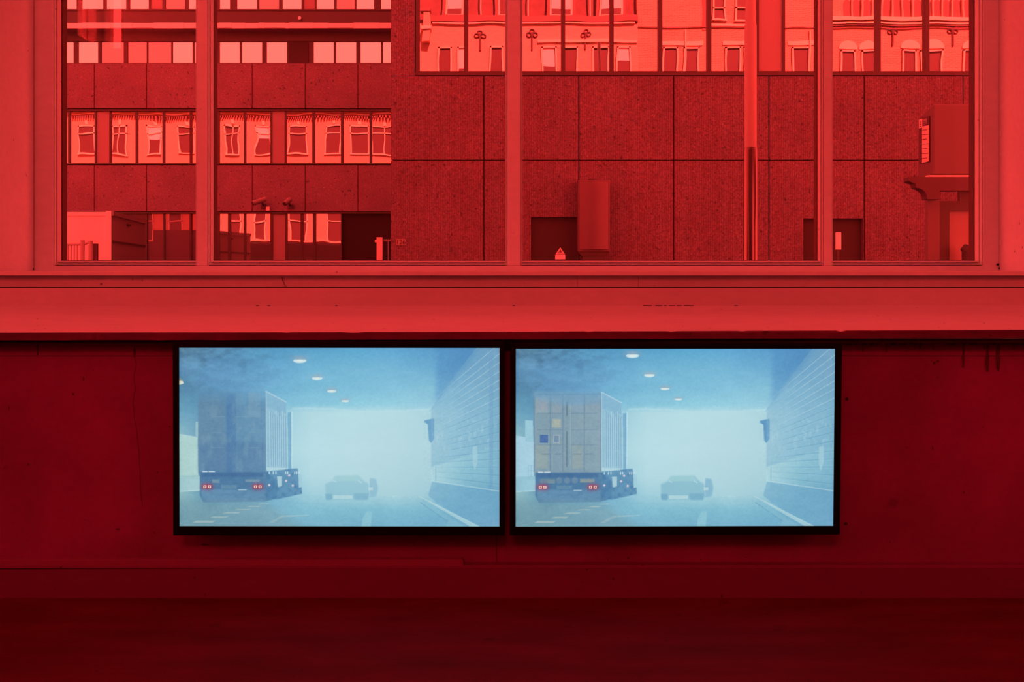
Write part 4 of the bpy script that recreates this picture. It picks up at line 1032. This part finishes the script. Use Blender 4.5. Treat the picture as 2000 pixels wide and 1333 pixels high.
# house 1 (reflected left of centre) with dormers
h1 = house('brick_townhouse', 'yellow brick townhouse with dark cornice and dormers, mirrored left of the pole', LR, 700, 1246, hz(46, LR), 3.62, M['brick1'])
hbox(h1, 'cornice', M['trimdark'], LR, 840, 1246, 31, 43, -.1, .12); hbox(h1, 'cornice_edge', M['trimwhite'], LR, 845, 1240, 44.5, 47.5, 0, .1)
hbox(h1, 'roof', M['slate'], LR, 700, 1246, -90, 40, -3, -.3)
for a, b in ((870, 904), (972, 998), (1073, 1118), (1170, 1216)):
    dm = hbox(h1, 'dormer', M['trimdark'], LR, a-6, b+6, -20, 33, -.6, -.02)
    hbox(h1, 'dormer_frame', M['trimwhite'], LR, a, b, -20, 33, -.02, .03); hbox(h1, 'dormer_pane', M['glassdark'], LR, a+4, b-4, -16, 28, .03, .04); hbox(h1, 'dormer_blind', M['curtain'], LR, a+4, b-4, -16, 18 if a != 972 else -5, .04, .05)
    if b < 1200: hbox(h1, 'drainpipe', M['trimwhite'], LR, b+34, b+36, -20, 32, -.05, .02)
for a, b, cu in ((855, 882, .0), (893, 912, .6), (955, 982, .0), (1057, 1088, .55), (1098, 1128, 0), (1157, 1190, .0), (1203, 1232, .4)):
    hwin(h1, LR, a, b, 92, 160, curtain=cu, fw=3)
hbox(h1, 'lintel_band', M['trimwhite'], LR, 1050, 1245, 79, 84, 0, .08)
def anchor(h, px, py):
    mb = MB(); x, z = hx(px, LR), hz(py, LR)
    mb.box(x-.025, x+.025, YH, YH+.06, z-.5, z+.08)
    for k in range(3):
        t0 = math.radians(90+120*k-90); cx, cz = (x-.10, z) if k == 0 else ((x+.10, z) if k == 1 else (x, z+.11))
        n_ = 12
        for i in range(n_):
            a0, a1 = 2*math.pi*i/n_, 2*math.pi*(i+1)/n_
            mb.tube((cx+.07*math.cos(a0), YH+.03, cz+.07*math.sin(a0)), (cx+.07*math.cos(a1), YH+.03, cz+.07*math.sin(a1)), .022, n=6)
    mb.build('wall_anchor', M['iron'], h)
for p in ((938, 71), (1040, 69), (1144, 69)): anchor(h1, *p)
ch = MB(); ch.box(hx(828, LR), hx(842, LR), YH, YH+.35, hz(85, LR), hz(22, LR)); ch.build('chimney_breast', M['brick1'], h1)
hbox(h1, 'chimney_cap', M['trimdark'], LR, 821, 843, 20, 26, 0, .4); hbox(h1, 'chimney_step', M['trimwhite'], LR, 824, 844, 56, 62, 0, .42)
# house 2 red brick gable
h2 = house('brick_townhouse', 'red brick townhouse with thin cable line, mirrored in the block windows behind the pole', LR, 1246, 1605, 13.2, 3.62, M['brick2'])
for a, b, tr_ in ((1293, 1323, None), (1334, 1366, None), (1416, 1446, None), (1452, 1475, None), (1547, 1582, None)): hwin(h2, LR, a, b, 92, 165, fw=3, curtain=.0)
for a, b in ((1392, 1418), (1436, 1462)): hwin(h2, LR, a, b, -40, 43, fw=3, transom=16)
hbox(h2, 'string_course', M['trimdark'], LR, 1246, 1605, 52, 54.5, 0, .05); hbox(h2, 'string_course', M['trimwhite'], LR, 1390, 1480, 48, 52, 0, .06)
for a, b in ((1290, 1372), (1412, 1478), (1540, 1590)): hbox(h2, 'lintel', M['trimwhite'], LR, a, b, 80, 88, 0, .05)
hbox(h2, 'drainpipe', M['trimwhite'], LR, 1337, 1339.5, 58, 150, 0, .1); hbox(h2, 'shadow_gap', M['trimdark'], LR, 1371, 1383, -60, 60, 0, .02)
hbox(h2, 'drainpipe', M['trimwhite'], LR, 1580, 1582.5, 60, 150, 0, .1)
# house 3 with arched arcade and ledges
h3 = house('brick_townhouse', 'brick house with small arches and stone ledges, mirrored at far right', LR, 1605, 2150, 13.6, 3.62, M['brick2'])
hbox(h3, 'arcade_wall', M['brick1'], LR, 1605, 2150, -40, -8, 0, .1)
for i in range(22):
    cx = 1653+i*19.6
    mb = MB(); n_ = 8; L = LR
    pts = [(hx(cx-6.8, L), hz(34, L)), (hx(cx+6.8, L), hz(34, L))] + [(hx(cx+6.8*math.cos(t), L), hz(8-9*math.sin(t), L)) for t in [math.pi*k/n_ for k in range(n_+1)]]
    mb.prism_y(pts, YH-.01, YH+.015); mb.build('arch_niche', M['trimdark'], h3)
    hbox(h3, 'arch_pier', M['brick1'], L, cx+8.3, cx+11.3, -2, 36, 0, .12)
hbox(h3, 'ledge', M['trimwhite'], LR, 1605, 2150, 36, 43, 0, .2); hbox(h3, 'ledge_line', M['trimdark'], LR, 1605, 2150, 43, 45, 0, .1)
hbox(h3, 'ledge', M['trimwhite'], LR, 1605, 2150, 45, 49, 0, .14); hbox(h3, 'ledge_line', M['trimdark'], LR, 1605, 2150, 50, 52, 0, .1); hbox(h3, 'ledge_line', M['trimdark'], LR, 1605, 2150, 55, 56.5, 0, .06)
for p in ((1742, 62), (1860, 62), (1978, 62)): anchor(h3, *p)
for a, b in ((1640, 1669), (1683, 1712), (1760, 1790), (1798, 1840), (1879, 1908), (1918, 1950)):
    hwin(h3, LR, a, b, 98, 170, fw=3)
for a, b in ((1636, 1716), (1756, 1844), (1876, 1954)):
    for (p, q) in ((a+2, (a+b)/2-2), ((a+b)/2+2, b-2)):
        mb = MB(); n_ = 10; cx = (p+q)/2; r = (q-p)/2
        o_ = [(hx(cx+r*math.cos(t), LR), hz(92-14*math.sin(t), LR)) for t in [math.pi*k/n_ for k in range(n_+1)]]
        mb.prism_y([(hx(cx-r, LR), hz(95, LR)), (hx(cx+r, LR), hz(95, LR))] + o_, YH, YH+.05); mb.build('arch_lintel', M['trimwhite'], h3)
# far houses, mirrored in the recessed wing
L = LL_
h4 = house('brick_townhouse', 'long brick house with dentil cornice and tall white windows, mirrored in the recessed wing', L, 60, 800, hz(216, L), GZ, M['brick2'])
hbox(h4, 'cornice', M['trimwhite'], L, 60, 800, 214, 219, 0, .5); hbox(h4, 'cornice', M['trimwhite'], L, 60, 800, 223, 225, 0, .2)
mb = MB()
for i in range(150):
    p = 62+i*4.9; mb.box(hx(p, L), hx(p+2.2, L), YH, YH+.25, hz(232, L), hz(227.5, L))
mb.build('dentil_row', M['trimdark'], h4)
for a, b, po in ((153, 187, 0), (219, 249, 1), (288, 316, 0), (350, 380, 0), (440, 468, 1), (499, 527, 0), (564, 602, 0), (636, 666, 0), (684, 722, 0), (729, 770, 1)):
    hwin(h4, L, a, b, 246, 303, transom=260, post=po, fw=2.3, curtain=.45 if a in (499, 288) else 0); hbox(h4, 'window_head', M['trimwhite'], L, (a+b)/2-2, (a+b)/2+3, 237, 244, 0, .05)
for a, b in ((449, 470), (496, 522), (566, 600), (640, 672), (330, 356), (270, 300)): hwin(h4, L, a, b, 410, 472, transom=431, post=0, fw=2.4)
hbox(h4, 'sill_course', M['trimwhite'], L, 60, 800, 470, 473, 0, .15)
hbox(h4, 'shadow_band', M['shadow_band'], L, 60, 800, 474, 560, 0, .12)  # dark band standing in for the cast shadow below the sill course
hbox(h4, 'balcony_rail', M['trimdark'], L, 60, 800, 333, 335, 0, .3)
